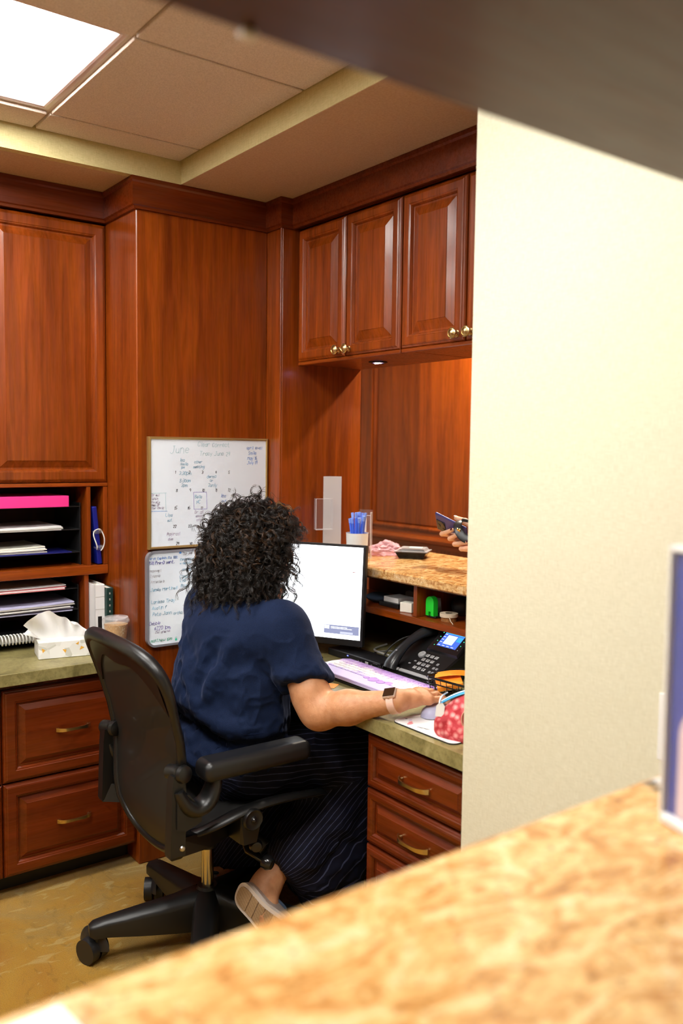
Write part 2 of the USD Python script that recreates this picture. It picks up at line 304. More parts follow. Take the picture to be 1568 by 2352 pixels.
# ================================================================ the room
ZS, ZT = 2.392, 2.468           # soffit and tray ceiling heights
floor = single('floor', bx(-2.6, 3.4, -2.8, 4.5, -.05, 0), 'gold_carpet', kind='structure')
single('wall_back', bx(-2.6, 2.05, 3.42, 3.52, 0, 2.62), 'linen_cream', kind='structure')
single('wall_left', bx(-2.7, -2.6, -2.8, 3.52, 0, 2.62), 'cherry_upright', kind='structure')
wr = structure('wall_right', (1.49, .9, 0))
part(wr, 'wall_face', bx(1.43, 1.55, .10, 1.42, 0, 2.62, .002), 'linen_cream')
single('wall_lobby', bx(-2.7, 3.4, -2.9, -2.8, 0, 2.62), 'linen_cream', kind='structure')
single('wall_corridor', bx(2.05, 2.128, 3.42, 4.5, 0, 2.62), 'linen_cream', kind='structure')
single('wall_end', bx(2.05, 3.4, 4.5, 4.6, 0, 2.62), 'linen_cream', kind='structure')
# panelled wall across the visitors' corridor
wf = structure('wall_far', (3.35, 1, 0))
part(wf, 'backing_board', bx(3.315, 3.4, -2.8, 4.5, 0, 2.62), 'cherry_upright')
for y in (4.20, 2.45, .70): part(wf, 'stile', bx(3.29, 3.315, y-.11, y, .95, 2.40, .003), 'cherry_upright')
part(wf, 'stile', bx(3.285, 3.315, 4.225, 4.5, 0, 2.40, .003), 'cherry_upright')
for y0, y1 in ((2.45, 4.09), (.70, 2.34)):
    part(wf, 'panel', bx(3.305, 3.32, y0+.035, y1-.035, 1.06, 2.3, .006), 'cherry_upright')
    m_ = place(loops(y1-y0, 1.28, [(0, 0), (0, .012), (.012, .016), (.022, .008), (.03, 0)]), (3.312, y1, 1.03), (0, -1, 0), (0, 0, 1), (-1, 0, 0)); part(wf, 'panel_moulding', m_, 'cherry_upright')
part(wf, 'chair_rail', sweep_profile([(3.315, 4.5), (3.315, -2.8)], [(0, .935), (.014, .935), (.016, .958), (.030, .968), (.034, .985), (.022, 1.0), (.012, 1.004), (.010, 1.03), (0, 1.03)]), 'cherry_along_y')
part(wf, 'baseboard', bx(3.295, 3.315, -2.8, 4.5, 0, .14, .004), 'cherry_along_y')
# cherry columns in the corner
tp = structure('trim_1', (1.49, 3.1, 0))
part(tp, 'column_panel', bx(1.234, 1.755, 2.82, 3.42, 0, 2.30, .003), 'cherry_upright')
pp = structure('trim_2', (1.94, 3.06, 0))
part(pp, 'column_panel', bx(1.7555, 2.128, 2.715, 3.42, 0, 2.30, .003), 'cherry_upright')
part(pp, 'edge_strip', bx(1.749, 1.757, 2.716, 2.722, 0, 2.29, .002), 'cherry_upright')
cr = structure('trim_3', (1.5, 2.8, 2.3))
CROWN = [(0, 2.288), (.010, 2.288), (.013, 2.296), (.019, 2.300), (.019, 2.372), (.024, 2.378), (.024, 2.391), (0, 2.391)]
part(cr, 'crown_moulding', sweep_profile([(-1.6, 3.08), (1.234, 3.08), (1.234, 2.82), (1.7555, 2.82), (1.7555, 2.715), (1.805, 2.715), (1.805, 1.43)], CROWN), 'cherry_low_x')  # crown takes the darker cherry, its colour standing in for soffit shade
single('trim_4', bx(1.83, 2.127, 1.43, 2.714, 2.292, 2.391), 'cherry_along_y', kind='structure')
single('trim_5', bx(-1.6, 1.233, 3.09, 3.419, 2.292, 2.391), 'cherry_along_x', kind='structure')
# ceiling
ce = structure('ceiling', (0, 1.5, ZS))
part(ce, 'soffit', bx(1.392, 3.4, .62, 2.80, ZS, ZS+.02), 'ceiling_paint')
part(ce, 'soffit', bx(-2.6, 3.4, 2.80, 4.5, ZS, ZS+.02), 'ceiling_paint')
part(ce, 'soffit', bx(1.55, 3.4, -2.8, .62, ZS, ZS+.02), 'ceiling_paint')
part(ce, "fascia", bx(-2.6, 1.3905, 2.7975, 2.83, ZS-.0005, 2.62), "linen_fascia")
part(ce, 'fascia', bx(1.392, 1.42, .62, 2.80, ZS+.021, 2.62), 'linen_fascia')
part(ce, 'fascia', bx(1.3905, 1.396, .62, 2.80, ZS+.0005, 2.60), 'linen_fascia')
part(ce, 'lobby_ceiling', bx(-2.6, 1.55, -2.8, .62, 2.60, 2.62), 'ceiling_paint')
GX = [.888-.611*k for k in range(6, -1, -1)]; GX = [-2.6]+[g for g in GX if g > -2.5]+[1.390]
GY = [.62, .818, 1.429, 2.040, 2.651, 2.80]
LIGHTS = {(.277, 2.040), (.277, .818), (-.945, 2.040), (-.945, .818)}
for i in range(len(GX)-1):
    for j in range(len(GY)-1):
        if any(abs(GX[i]-a) < .01 and abs(GY[j]-b) < .01 for a, b in LIGHTS): continue
        part(ce, 'ceiling_tile', bx(GX[i]+.005, GX[i+1]-.005, GY[j]+.005, GY[j+1]-.005, ZT, ZT+.022, .002), 'ceiling_tile')
for x in GX[1:-1]: part(ce, 'grid_bar', bx(x-.012, x+.012, .62, 2.80, ZT+.010, ZT+.03), 'grid_metal')
for y in GY[1:-1]: part(ce, 'grid_bar', bx(-2.6, 1.39, y-.012, y+.012, ZT+.0105, ZT+.031), 'grid_metal')
part(ce, 'roof_slab', bx(-2.6, 1.42, .62, 2.83, 2.56, 2.60), 'ceiling_paint')

def troffer(x, y, z, w, m='lamp_panel', label='', cat='ceiling light', group=None):
    t = thing('ceiling_light', label, cat, (x+w/2, y+w/2, z), group)
    fr = place(loops(w-.012, w-.012, [(0, .04), (0, .009), (.012, .008), (.018, .010), (.022, .016)]), (x+.006, y+.006, z), (1, 0, 0), (0, 1, 0), (0, 0, 1))
    fr.invert(); part(t, 'frame', fr, 'trim_metal')
    part(t, 'diffuser', bx(x+.024, x+w-.024, y+.024, y+w-.024, z+.014, z+.018), m)
    return t
troffer(.277, 2.040, ZT, .611, label='glowing square ceiling light panel in the tiled ceiling above the left cabinets')
troffer(.277, .818, ZT, .611, label='square ceiling light panel over the opening, above the near end of the office')
troffer(-.945, 2.040, ZT, .611, label='added unseen square ceiling light panel at the far left end of the office')  # panel added out of view to brighten the left cabinet door
troffer(-.945, .818, ZT, .611, label='added unseen square ceiling light panel at the near left end of the office')  # panel added out of view as fill light
for k, (x, y, l) in enumerate(((.1, -1.2, 'square ceiling light panel over the visitors in the lobby, on the right'), (-1.5, -1.2, 'square ceiling light panel over the visitors in the lobby, on the left'))):
    troffer(x, y, 2.598, .611, 'lamp_panel_lobby', l)
def downlight(x, y, z, label, m):
    t = thing('recessed_light', label, 'ceiling light', (x, y, z))
    part(t, 'trim_ring', lathe([(.052, .0), (.052, -.004), (.068, -.003), (.070, 0)], (x, y, z), n=36), 'white_plastic', smooth=40)
    part(t, 'lens', cyl((x, y, z-.002), (x, y, z+.0), .052, 36), m)
glow('lamp_corridor', (1.0, .88, .70), 1300)
downlight(2.86, 3.05, ZS, 'round recessed ceiling light over the visitors corridor, by the orange panelled wall', 'lamp_corridor')
downlight(2.70, 2.25, ZS, 'round recessed ceiling light over the visitors corridor, behind the cream wall', 'lamp_corridor')

# front wall with its opening: header over, knee wall under
fr_ = structure('wall_front', (-.5, .4, 0))
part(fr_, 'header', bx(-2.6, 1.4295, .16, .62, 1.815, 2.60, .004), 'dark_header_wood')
part(fr_, 'knee_wall', bx(-2.6, 1.4295, .30, .46, 0, 1.035), 'linen_cream')
part(fr_, 'jamb', bx(-2.6, -1.1, .16, .62, 1.08, 1.815), 'linen_cream')
single('wall_half', bx(2.20, 2.28, .10, 2.714, 0, 1.035), 'cherry_upright', kind='structure')

# ================================================================ built-in furniture
def door(t, name, o, w, h, ax, ay, az, fw_, raise_, wood_='cherry_upright', pn_wood=None):
    a, b = front_pieces(w, h, fw_, raise_=raise_)
    d = part(t, name, place(a, o, ax, ay, az), wood_)
    part(d, 'raised_panel', place(b, o, ax, ay, az), pn_wood or wood_)
    return d
X_, Y_, Z_ = np.eye(3)
# left wall cabinet
t = thing('wall_cabinet', 'tall cherry wall cabinet with a broad raised-panel door, above the paper pigeonholes', 'cabinet', (.8, 3.26, 1.35))
part(t, 'body', bx(.34, 1.233, 3.102, 3.419, 1.352, 2.287, .001), 'cherry_upright')
door(t, 'door', (.795, 3.102, 1.355), .436, .927, X_, Z_, -Y_, .048, .030)
door(t, 'door', (.354, 3.102, 1.355), .436, .927, X_, Z_, -Y_, .048, .030)
part(t, 'bottom_rail', bx(.34, 1.233, 3.084, 3.102, 1.340, 1.353, .002), 'cherry_along_x')
# hutch
t = thing('desk_hutch', 'open cherry pigeonhole unit with shade-darkened insides between left counter and wall cabinet', 'shelf unit', (.8, 3.25, .76))
part(t, 'back_panel', bx(.34, 1.233, 3.405, 3.419, .7605, 1.339), 'cherry_recess_shade')
part(t, 'side_panel', bx(1.217, 1.233, 3.086, 3.405, 1.05, 1.339, .001), 'cherry_upright')
part(t, 'side_panel', bx(.34, .356, 3.086, 3.405, .7605, 1.339, .001), 'cherry_upright')
part(t, 'shelf', bx(.356, 1.233, 3.084, 3.405, 1.016, 1.049, .0015), 'cherry_along_x')
part(t, 'divider', bx(1.154, 1.169, 3.087, 3.405, 1.0495, 1.339, .001), 'cherry_upright')
part(t, 'divider', bx(1.143, 1.159, 3.087, 3.405, .7605, 1.0155, .001), 'cherry_upright')
# file drawers
t = thing('file_cabinet', 'cherry two-drawer file unit with brass pulls under the left countertop', 'drawers', (.8, 3.1, 0))
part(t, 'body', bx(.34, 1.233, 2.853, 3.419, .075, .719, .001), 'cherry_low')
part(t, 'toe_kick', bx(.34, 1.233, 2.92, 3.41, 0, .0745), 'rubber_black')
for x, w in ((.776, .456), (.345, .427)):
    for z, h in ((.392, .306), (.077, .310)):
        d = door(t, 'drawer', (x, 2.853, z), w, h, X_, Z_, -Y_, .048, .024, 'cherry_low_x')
        part(d, 'handle', pull((x+w/2, 2.831, z+h/2-.002), X_, -Y_), 'brass', smooth=35)
single('countertop', bx(.25, 1.2335, 2.80, 3.419, .720, .760, .0015), 'olive_laminate', 'olive laminate countertop on the left file drawers, holding the tissue box', 'countertop')
# working desk
single('desktop', prism([(1.456, 1.421), (2.199, 1.421), (2.199, 2.714), (1.754, 2.714), (1.754, 2.819), (1.456, 2.819)], .720, .760), 'olive_laminate', 'olive laminate desktop under the keyboard and telephone', 'desktop')
t = thing('drawer_unit', 'cherry three-drawer unit with brass pulls under the desktop, by the cream wall', 'drawers', (1.78, 1.63, 0))
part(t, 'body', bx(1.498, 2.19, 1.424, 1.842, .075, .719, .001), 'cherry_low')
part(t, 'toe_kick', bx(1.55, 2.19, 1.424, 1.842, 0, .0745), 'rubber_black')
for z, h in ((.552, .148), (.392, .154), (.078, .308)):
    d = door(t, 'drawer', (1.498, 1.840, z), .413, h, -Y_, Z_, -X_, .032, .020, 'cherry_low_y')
    part(d, 'handle', pull((1.476, 1.634, z+h/2-.004), -Y_, -X_), 'brass', smooth=35)
# transaction counter and pigeonholes below it
gr = prism(sbox(1.915, .62, 2.42, 2.714), 1.036, 1.070)
single('granite_countertop', bx(1.915, 2.42, .62, 2.7145, 1.0355, 1.070, .005), 'gold_granite', 'polished gold granite visitors counter with a rough edge, above the desk telephone', 'countertop')
t = thing('counter_pigeonholes', 'shade-darkened cherry pigeonholes under the granite visitors counter, holding small desk supplies', 'shelf unit', (2.06, 2.0, .76))
part(t, 'back_panel', bx(2.18, 2.199, 1.43, 2.714, .7605, 1.035), 'cherry_recess_shade')
part(t, 'shelf', bx(1.930, 2.18, 1.43, 2.714, .903, .926, .001), 'cherry_along_y')
for y in (2.163, 1.55): part(t, 'divider', bx(1.938, 2.18, y-.009, y+.009, .9265, 1.035, .001), 'cherry_upright')
part(t, 'side_panel', bx(1.935, 2.18, 2.697, 2.714, .7605, .9025), 'cherry_recess_shade')
part(t, 'top_rail', bx(1.945, 2.18, 1.43, 2.714, 1.0265, 1.035), 'cherry_recess_shade')
# wall cabinets over the visitors counter
CAB = (("", 2.118, 2.692), ("cherry wall cabinet with two narrow doors over the counter, cut by the cream wall", 1.545, 2.110))
for k, (lab, y0, y1) in enumerate(CAB):
    lab = "cherry wall cabinet with two narrow doors over the counter, next to the corner column" if k == 0 else lab
    t = thing('wall_cabinet', lab, 'cabinet', (1.97, (y0+y1)/2, 1.80), 'cherry wall cabinets over the visitors counter')
    part(t, 'body', bx(1.828, 2.128, y0-(.11 if k else .003), y1+(0 if k else .021), 1.800, 2.287, .001), 'cherry_upright')
    part(t, 'light_rail', bx(1.812, 1.834, y0-(.11 if k else .003), y1, 1.793, 1.805, .002), 'cherry_along_y')
    w = (y1-y0-.008)/2
    for s in (0, 1):
        d = door(t, 'door', (1.828, y1-s*(w+.008), 1.806), w, .473, -Y_, Z_, -X_, .042, .034)
        part(d, 'knob', knob((1.806, y1-(w-.024 if s == 0 else w+.032), 1.828), -X_), 'brass', smooth=30)
def puck(x, y, z, label, m='led_violet', r=.034):
    t = thing('puck_light', label, 'light', (x, y, z))
    part(t, 'ring', lathe([(r*.62, 0), (r*.62, -.004), (r*.8, -.006), (r, -.004), (r, 0)], (x, y, z), n=32), 'black_gloss', smooth=40)
    for k in range(3): part(t, 'led', lathe([(0, -.0075), (r*.13, -.006), (r*.17, 0)], (x, y+(k-1)*r*.40, z), n=12), m)
    part(t, 'lens', cyl((x, y, z-.003), (x, y, z), r*.60, 28), 'violet_lens')
glow('violet_lens', (.55, .42, 1.0), 6)
puck(1.977, 2.427, 1.7995, 'round puck light glowing violet white under the cherry wall cabinet')
puck(1.977, 1.84, 1.7995, 'added unseen round puck light under the wall cabinet, behind the cream wall')  # second puck added out of view for its light on the counter
# ================================================================ things in the pigeonholes, left
def tray(z0, tiers, x0, x1, y0, y1, label):
    t = thing('letter_tray', label, 'letter tray', ((x0+x1)/2, (y0+y1)/2, z0))
    h = max(tiers)+.012
    for x in (x0, x1-.003): part(t, 'side_panel', bx(x, x+.003, y0, y1, z0, h), 'shelf_dark')
    for z in tiers: part(t, 'shelf', bx(x0+.003, x1-.003, y0, y1, z-.003, z), 'shelf_dark')
    return t
tray(1.0495, (1.098, 1.182, 1.267), .40, 1.146, 3.13, 3.40, 'black letter tray in the upper left pigeonhole, under the pink binder')
tray(.7605, (.787, .886, .964), .40, 1.136, 3.13, 3.40, 'black letter tray in the lower left pigeonhole, behind the tissue box')
t = thing('ring_binder', 'hot pink binder lying flat on the top tier of the pigeonhole', 'binder', (.86, 3.22, 1.2675))
part(t, 'cover', [rbx(.62, 1.090, 3.094, 3.36, 1.2675, 1.2705, .0014, 8), rbx(.62, 1.090, 3.094, 3.36, 1.3045, 1.3075, .0014, 8), rbx(.62, 1.090, 3.090, 3.096, 1.2675, 1.3075, .002, 8)], 'hot_pink')
part(t, 'pages', bx(.63, 1.085, 3.10, 3.35, 1.272, 1.303), 'paper_white')
def sheets(name, label, cat, x0, x1, y0, y1, z, n, th, mats, jit=.006, bend=.006, seed=1, group=None):
    """a small stack of curling sheets; each sheet a part"""
    r = np.random.default_rng(seed); t = thing(name, label, cat, ((x0+x1)/2, (y0+y1)/2, z), group)
    for k in range(n):
        xs = np.linspace(0, 1, 9); a = r.uniform(-jit, jit); b = r.uniform(-jit, jit); c = bend*r.uniform(.5, 1.2)*(k/n)
        V = []; 
        for x in xs:
            zz = z+k*th+.0002+c*(abs(2*x-1)**2.5)
            for y in (y0+b, y1+b): V += [(x0+a+(x1-x0)*x, y, zz), (x0+a+(x1-x0)*x, y, zz+th*.9)]
        F = []
        for i in range(8):
            p = i*4; q = p+4
            F += [(p, p+2, q+2, q), (p+1, q+1, q+3, p+3), (p, q, q+1, p+1), (p+2, p+3, q+3, q+2)]
        F += [(0, 1, 3, 2), (32, 34, 35, 33)]
        m = tri((np.array(V), np.array(F))); m.fix_normals(); part(t, 'sheet', m, mats[k % len(mats)])
    return t
sheets('paper_stack', 'thin stack of white papers on the middle tier, under the pink binder', 'papers', .60, 1.072, 3.11, 3.37, 1.1825, 4, .0032, ['paper_white', 'paper_grey', 'paper_white'], seed=3, bend=.004)
sheets('paper_stack', 'white paper stack on the lowest tier of the upper pigeonhole, over a violet folder', 'papers', .58, 1.012, 3.115, 3.36, 1.1042, 5, .0035, ['paper_warm', 'paper_white'], seed=4, bend=.005)
single('folder', rbx(.62, 1.103, 3.10, 3.35, 1.0985, 1.1035, .002, 8), 'navy_plastic', 'thin violet plastic folder under the white papers in the upper pigeonhole', 'folder')
sheets('paper_stack', 'white and pink paper stack on the top tier of the lower pigeonhole', 'papers', .60, 1.076, 3.105, 3.36, .9645, 6, .0028, ['paper_pink', 'paper_pink', 'paper_white'], seed=5, bend=.003)
sheets('sleeve_stack', 'fanned stack of pale lavender plastic sleeves above the spiral notebook', 'papers', .56, 1.100, 3.10, 3.35, .8865, 7, .0042, ['paper_lavender', 'paper_grey', 'paper_lavender', 'paper_white'], seed=6, jit=.012, bend=.006)
t = thing('spiral_notebook', 'black spiral notebook with a white coil in the lowest tray, left of the tissue box', 'notebook', (.78, 3.22, .7875))
part(t, 'cover', [bx(.57, .985, 3.112, 3.38, .7876, .7886), bx(.57, .985, 3.112, 3.38, .8165, .8175)], 'black_plastic')
part(t, 'pages', bx(.575, .98, 3.116, 3.375, .789, .816), 'paper_grey')
th_ = np.linspace(0, 2*np.pi*34, 34*14); part(t, 'coil', tube(np.stack([.575+.40*th_/th_[-1], 3.108+.017*np.cos(th_), .8026+.0175*np.sin(th_)], 1), .0026, 5), 'white_plastic', smooth=True)
# blue folder clipped in the narrow slot
t = thing('clipped_folder', 'deep blue plastic folder wrapped in clear clips, leaning in the narrow slot', 'folder', (1.205, 3.2, 1.0495))
def lean(m): return turn(m, -.095, (0, 1, 0), (1.216, 3.1, 1.0495))
part(t, 'cover', lean(rbx(1.194, 1.2115, 3.085, 3.36, 1.0535, 1.268, .003, 8)), 'deep_blue')
for z in (1.115, 1.175): part(t, 'clip', lean([bx(1.1935, 1.2185, 3.077, 3.085, z-.008, z+.008, .002), bx(1.1935, 1.2185, 3.079, 3.11, z-.003, z+.003, .001)]), 'cup_plastic')
part(t, 'band', lean([tube(spline([(1.194, 3.08, 1.11), (1.190, 3.074, 1.14), (1.194, 3.08, 1.18), (1.206, 3.072, 1.185), (1.219, 3.08, 1.175), (1.224, 3.074, 1.15), (1.219, 3.08, 1.115), (1.206, 3.073, 1.105)], 60), .0022, 6)]), 'white_plastic', smooth=True)
# upright binders
t = thing('ring_binder', 'white binder standing on the left counter beside the pigeonholes, black label on its spine', 'binder', (1.18, 3.16, .7605))
part(t, 'cover', [rbx(1.162, 1.1965, 3.03, 3.036, .7605, .985, .002, 8), bx(1.162, 1.1645, 3.03, 3.30, .7605, .985), bx(1.194, 1.1965, 3.03, 3.30, .7605, .985)], 'paper_white')
part(t, 'pages', bx(1.165, 1.1935, 3.045, 3.29, .763, .978), 'paper_warm')
part(t, 'spine_label', bx(1.171, 1.186, 3.0292, 3.0299, .78, .868), 'black_plastic'); part(t, 'spine_line', bx(1.1625, 1.196, 3.0294, 3.0299, .893, .8945), 'paper_grey'); part(t, 'spine_line', bx(1.1625, 1.196, 3.0294, 3.0299, .939, .9402), 'paper_grey')
t = thing('hardback_book', 'dark green hardback standing between the white binder and the cherry column', 'book', (1.21, 3.15, .7605))
part(t, 'cover', [bx(1.198, 1.2005, 3.02, 3.28, .7605, .972), bx(1.2225, 1.225, 3.02, 3.28, .7605, .972), rbx(1.198, 1.225, 3.015, 3.024, .7605, .972, .004, 8)], 'dark_green'); part(t, 'pages', bx(1.2005, 1.2225, 3.024, 3.275, .763, .969), 'paper_warm')
part(t, 'spine_print', [bx(1.2085, 1.2125, 3.0145, 3.0152, .955-.011*k-.007*(k % 2 == 0), .955-.011*k) for k in range(9)], 'paper_grey')
# iced coffee
cx, cy, cz = 1.180, 2.885, .7605
t = thing('coffee_cup', 'lidded clear cup of iced coffee on the left counter, behind the chair back', 'cup', (cx, cy, cz))
part(t, 'coffee', lathe([(0, .002), (.031, .002), (.0405, .104), (0, .104)], (cx, cy, cz), n=40), 'coffee', smooth=40)
part(t, 'cup', lathe([(0, 0), (.032, 0), (.0425, .112), (.0445, .112), (.0445, .116), (.0418, .116), (.0415, .112), (.0312, .0015), (0, .0015)], (cx, cy, cz), n=40), 'cup_plastic', smooth=40)
part(t, 'lid', lathe([(0, .123), (.034, .124), (.038, .129), (.042, .129), (.0455, .121), (.0475, .118), (.0475, .112), (.0452, .112), (.0450, .117), (.0405, .126), (.037, .126), (.0345, .1215), (0, .120)], (cx, cy, cz), n=40), 'clear_lid', smooth=40)
part(t, 'label', place(rrect(.03, .045, .004) and prism(rrect(.022, .04, .003), 0, .0005), (cx-.031, cy-.0165, cz+.05), (.47, -.88, 0), (0.08, .05, 1), (-.88, -.47, 0)), 'paper_white')
mat('coffee', {'g': ('geometry', {}), 'n': ('noise_texture', dict(scale=70, detail=4, distortion=1.5)), 'r': ('rgb_ramp', dict(ramp=[(.42, (.55, .30, .11)), (.56, (.62, .37, .15)), (.63, (.78, .68, .52))])), 'p': ('principled_bsdf', dict(roughness=.35))}, [('g.position', 'n.vector'), ('n.fac', 'r.fac'), ('r.color', 'p.base_color')])
# tissue box
T0 = np.array([.925, 2.935, .7605]); ta = math.radians(-11); AX = np.array([math.cos(ta), math.sin(ta), 0]); AY = np.array([-math.sin(ta), math.cos(ta), 0])
t = thing('tissue_box', 'flat white tissue box with grey and orange facets, on the left counter', 'tissue box', T0)
part(t, 'box', place(bx(0, .196, 0, .115, 0, .058, .0015), T0, AX, AY, Z_), 'tissue_card')
part(t, 'slot_rim', place(prism(Polygon(Point(0, 0).buffer(.022, 16).union(Point(.10, 0).buffer(.022, 16)).convex_hull), .0582, .059), T0+AX*.048+AY*.058, AX, AY, Z_), 'cup_plastic')
for px_, pz_, s_, a_ in ((.014, .022, .012, .6), (.088, .016, .012, 1.0), (.122, .045, .010, -.6), (.152, .03, .013, 2.4), (.176, .018, .010, .4)):
    tr_ = np.array([(0, 0), (1, .25), (.55, 1.3)])*s_; R_ = np.array([[math.cos(a_), -math.sin(a_)], [math.sin(a_), math.cos(a_)]]); tr_ = tr_@R_.T+np.array([px_, pz_])
    part(t, 'print', place(prism(Polygon(tr_), 0, .0003), T0-AY*.0002, AX, Z_, -AY), 'orange_print')
plain('orange_print', (.80, .42, .05), .6)
def tissue_sheet(ph, lean_, top):
    U, Vv = np.meshgrid(np.linspace(0, 1, 40), np.linspace(0, 1, 24), indexing='ij'); 
    h = np.interp(U, [0, .18, .34, .62, .85, 1.0], top); w_ = Vv
    x = .015+.140*U+(-.058*(1-U)*w_*np.interp(U, [0, .3, 1], [1, .6, 0]))+.012*w_*np.interp(U, [0, .8, 1], [0, .3, 1.5]); y = .058+lean_*w_*h*9+.006*np.sin(U*17+ph+3*w_)*w_+.004*np.sin(U*31+ph*2)*w_; z = .058+h*w_+.003*np.sin(U*23+ph)*w_
    P = np.stack([x, y, z], -1).reshape(-1, 3); i, j = np.meshgrid(np.arange(39), np.arange(23), indexing='ij'); q = np.stack([i*24+j, (i+1)*24+j, (i+1)*24+j+1, i*24+j+1], -1).reshape(-1, 4)
    return tri((P, q))
part(t, 'tissue', [place(tissue_sheet(0, -.028, [.055, .098, .100, .070, .040, .010]), T0, AX, AY, Z_), place(tissue_sheet(2, .03, [.02, .07, .085, .06, .045, .02]), T0, AX, AY, Z_)], 'tissue', smooth=True)

# ================================================================ whiteboards with handwriting
FONT = {'a': '36160503122234 3632', 'b': '0802 0516263533221203', 'c': '35160503122233', 'd': '3832 35261605031222', 'e': '04343526160503122233', 'f': '37281712 0626', 'g': '36160504132334 3631201001',
 'h': '0802 0516263532', 'i': '1612 1718', 'j': '26211001 2728', 'k': '0802 360432', 'l': '1812', 'm': '0602 05162522 25364542', 'n': '0602 0516263532', 'o': '160503122233352616', 'p': '0600 0516263533221203', 'q': '3630 35261605031222',
 'r': '0602 04162635', 's': '35261605142433221203', 't': '18132232 0626', 'u': '0603122233 3632', 'v': '061236', 'w': '0612253246', 'x': '0632 0236', 'y': '0613 3610', 'z': '06360232',
 'A': '0228 2842 1434', 'B': '0802 0828372605 052534332202', 'C': '3728180703122233', 'D': '0802 08183735331202', 'E': '38080232 0525', 'J': '3833221203 2848', 'L': '080232', 'M': '0208254842', 'N': '02083238', 'P': '0802 082837262505', 'R': '0802 082837262505 1532',
 'S': '3728180706253433221203', 'T': '0848 2822', 'Z': '08380232', '0': '180703122233372818', '1': '071812', '2': '0718283736 360232', '3': '08182837362515 253433221203', '4': '180535 2822', '5': '380805253433221203', '6': '28070312223334251504', '7': '083812',
 '8': '15263728180715 1525343322120304', '9': '3625150607182837 3732', '.': '1213', ',': '1301', '$': '3626160524343312 1812', '-': '0535', '/': '0238', ':': '1213 1516'}
def strokes(text, x, z, cap, seed=0, slant=.16):
    """handwriting as marker strokes: list of polylines (x, z)"""
    r = np.random.default_rng(seed+len(text)*131+int(x*977)); out = []; k = cap/6; cx_ = x
    for ch in text:
        if ch == ' ': cx_ += 3*k; continue
        sc = k*r.uniform(.86, 1.12); dy = r.uniform(-.5, .5)*k; wmax = 0
        for s in FONT.get(ch, '0232').split():
            P = np.array([(int(s[i]), int(s[i+1])-2) for i in range(0, len(s)-1, 2)], float); wmax = max(wmax, P[:, 0].max())
            P = P+r.uniform(-.22, .22, P.shape); P = np.stack([cx_+(P[:, 0]+slant*P[:, 1])*sc, z+dy+P[:, 1]*sc], 1)
            if len(P) > 2:
                for _ in range(1): P = np.vstack([P[:1], np.vstack([np.stack([.75*P[:-1]+.25*P[1:], .25*P[:-1]+.75*P[1:]], 1).reshape(-1, 2)]), P[-1:]])
            out.append(P)
        cx_ += (wmax+1.1)*sc
    return out
def ribbon(polys, w, y):
    V = []; F = []
    for P in polys:
        for a, b in zip(P[:-1], P[1:]):
            d = b-a; L = np.linalg.norm(d)
            if L < 1e-6: continue
            d /= L; n = np.array([-d[1], d[0]])*w/2; e = d*w*.35; k = len(V)
            for q in (a-e-n, b+e-n, b+e+n, a-e+n): V.append((q[0], y, q[1]))
            F.append((k, k+1, k+2, k+3))
    return tri((np.array(V), np.array(F)))
INK = dict(t='ink_teal', s='ink_sky', b='ink_blue', n='ink_navy', k='ink_black', v='ink_violet', p='ink_lilac', g='ink_grey', e='ink_green')
INKN = dict(t='teal', s='sky blue', b='blue', n='navy', k='black', v='violet', p='lilac', g='faint grey', e='green')
def write(t, board, lines, dots=()):
    for c in sorted({r[4] for r in board} | {r[4] for r in lines}):
        P = []
        for i, r in enumerate(board):
            if r[4] == c: P += strokes(r[0], r[1], r[2], r[3], i)
        P += [np.array([(r[0], r[1]), (r[2], r[3])]) for r in lines if r[4] == c]
        part(t, 'handwriting', ribbon(P, .0016 if c in 'nk' else .00125, 2.8045), INK[c], label=INKN[c]+' marker handwriting')
    for x, z, c in dots: part(t, 'dot', place(prism(Point(0, 0).buffer(.0042, 10), 0, .0003), (x, 2.8046, z), X_, Z_, -Y_), INK[c])
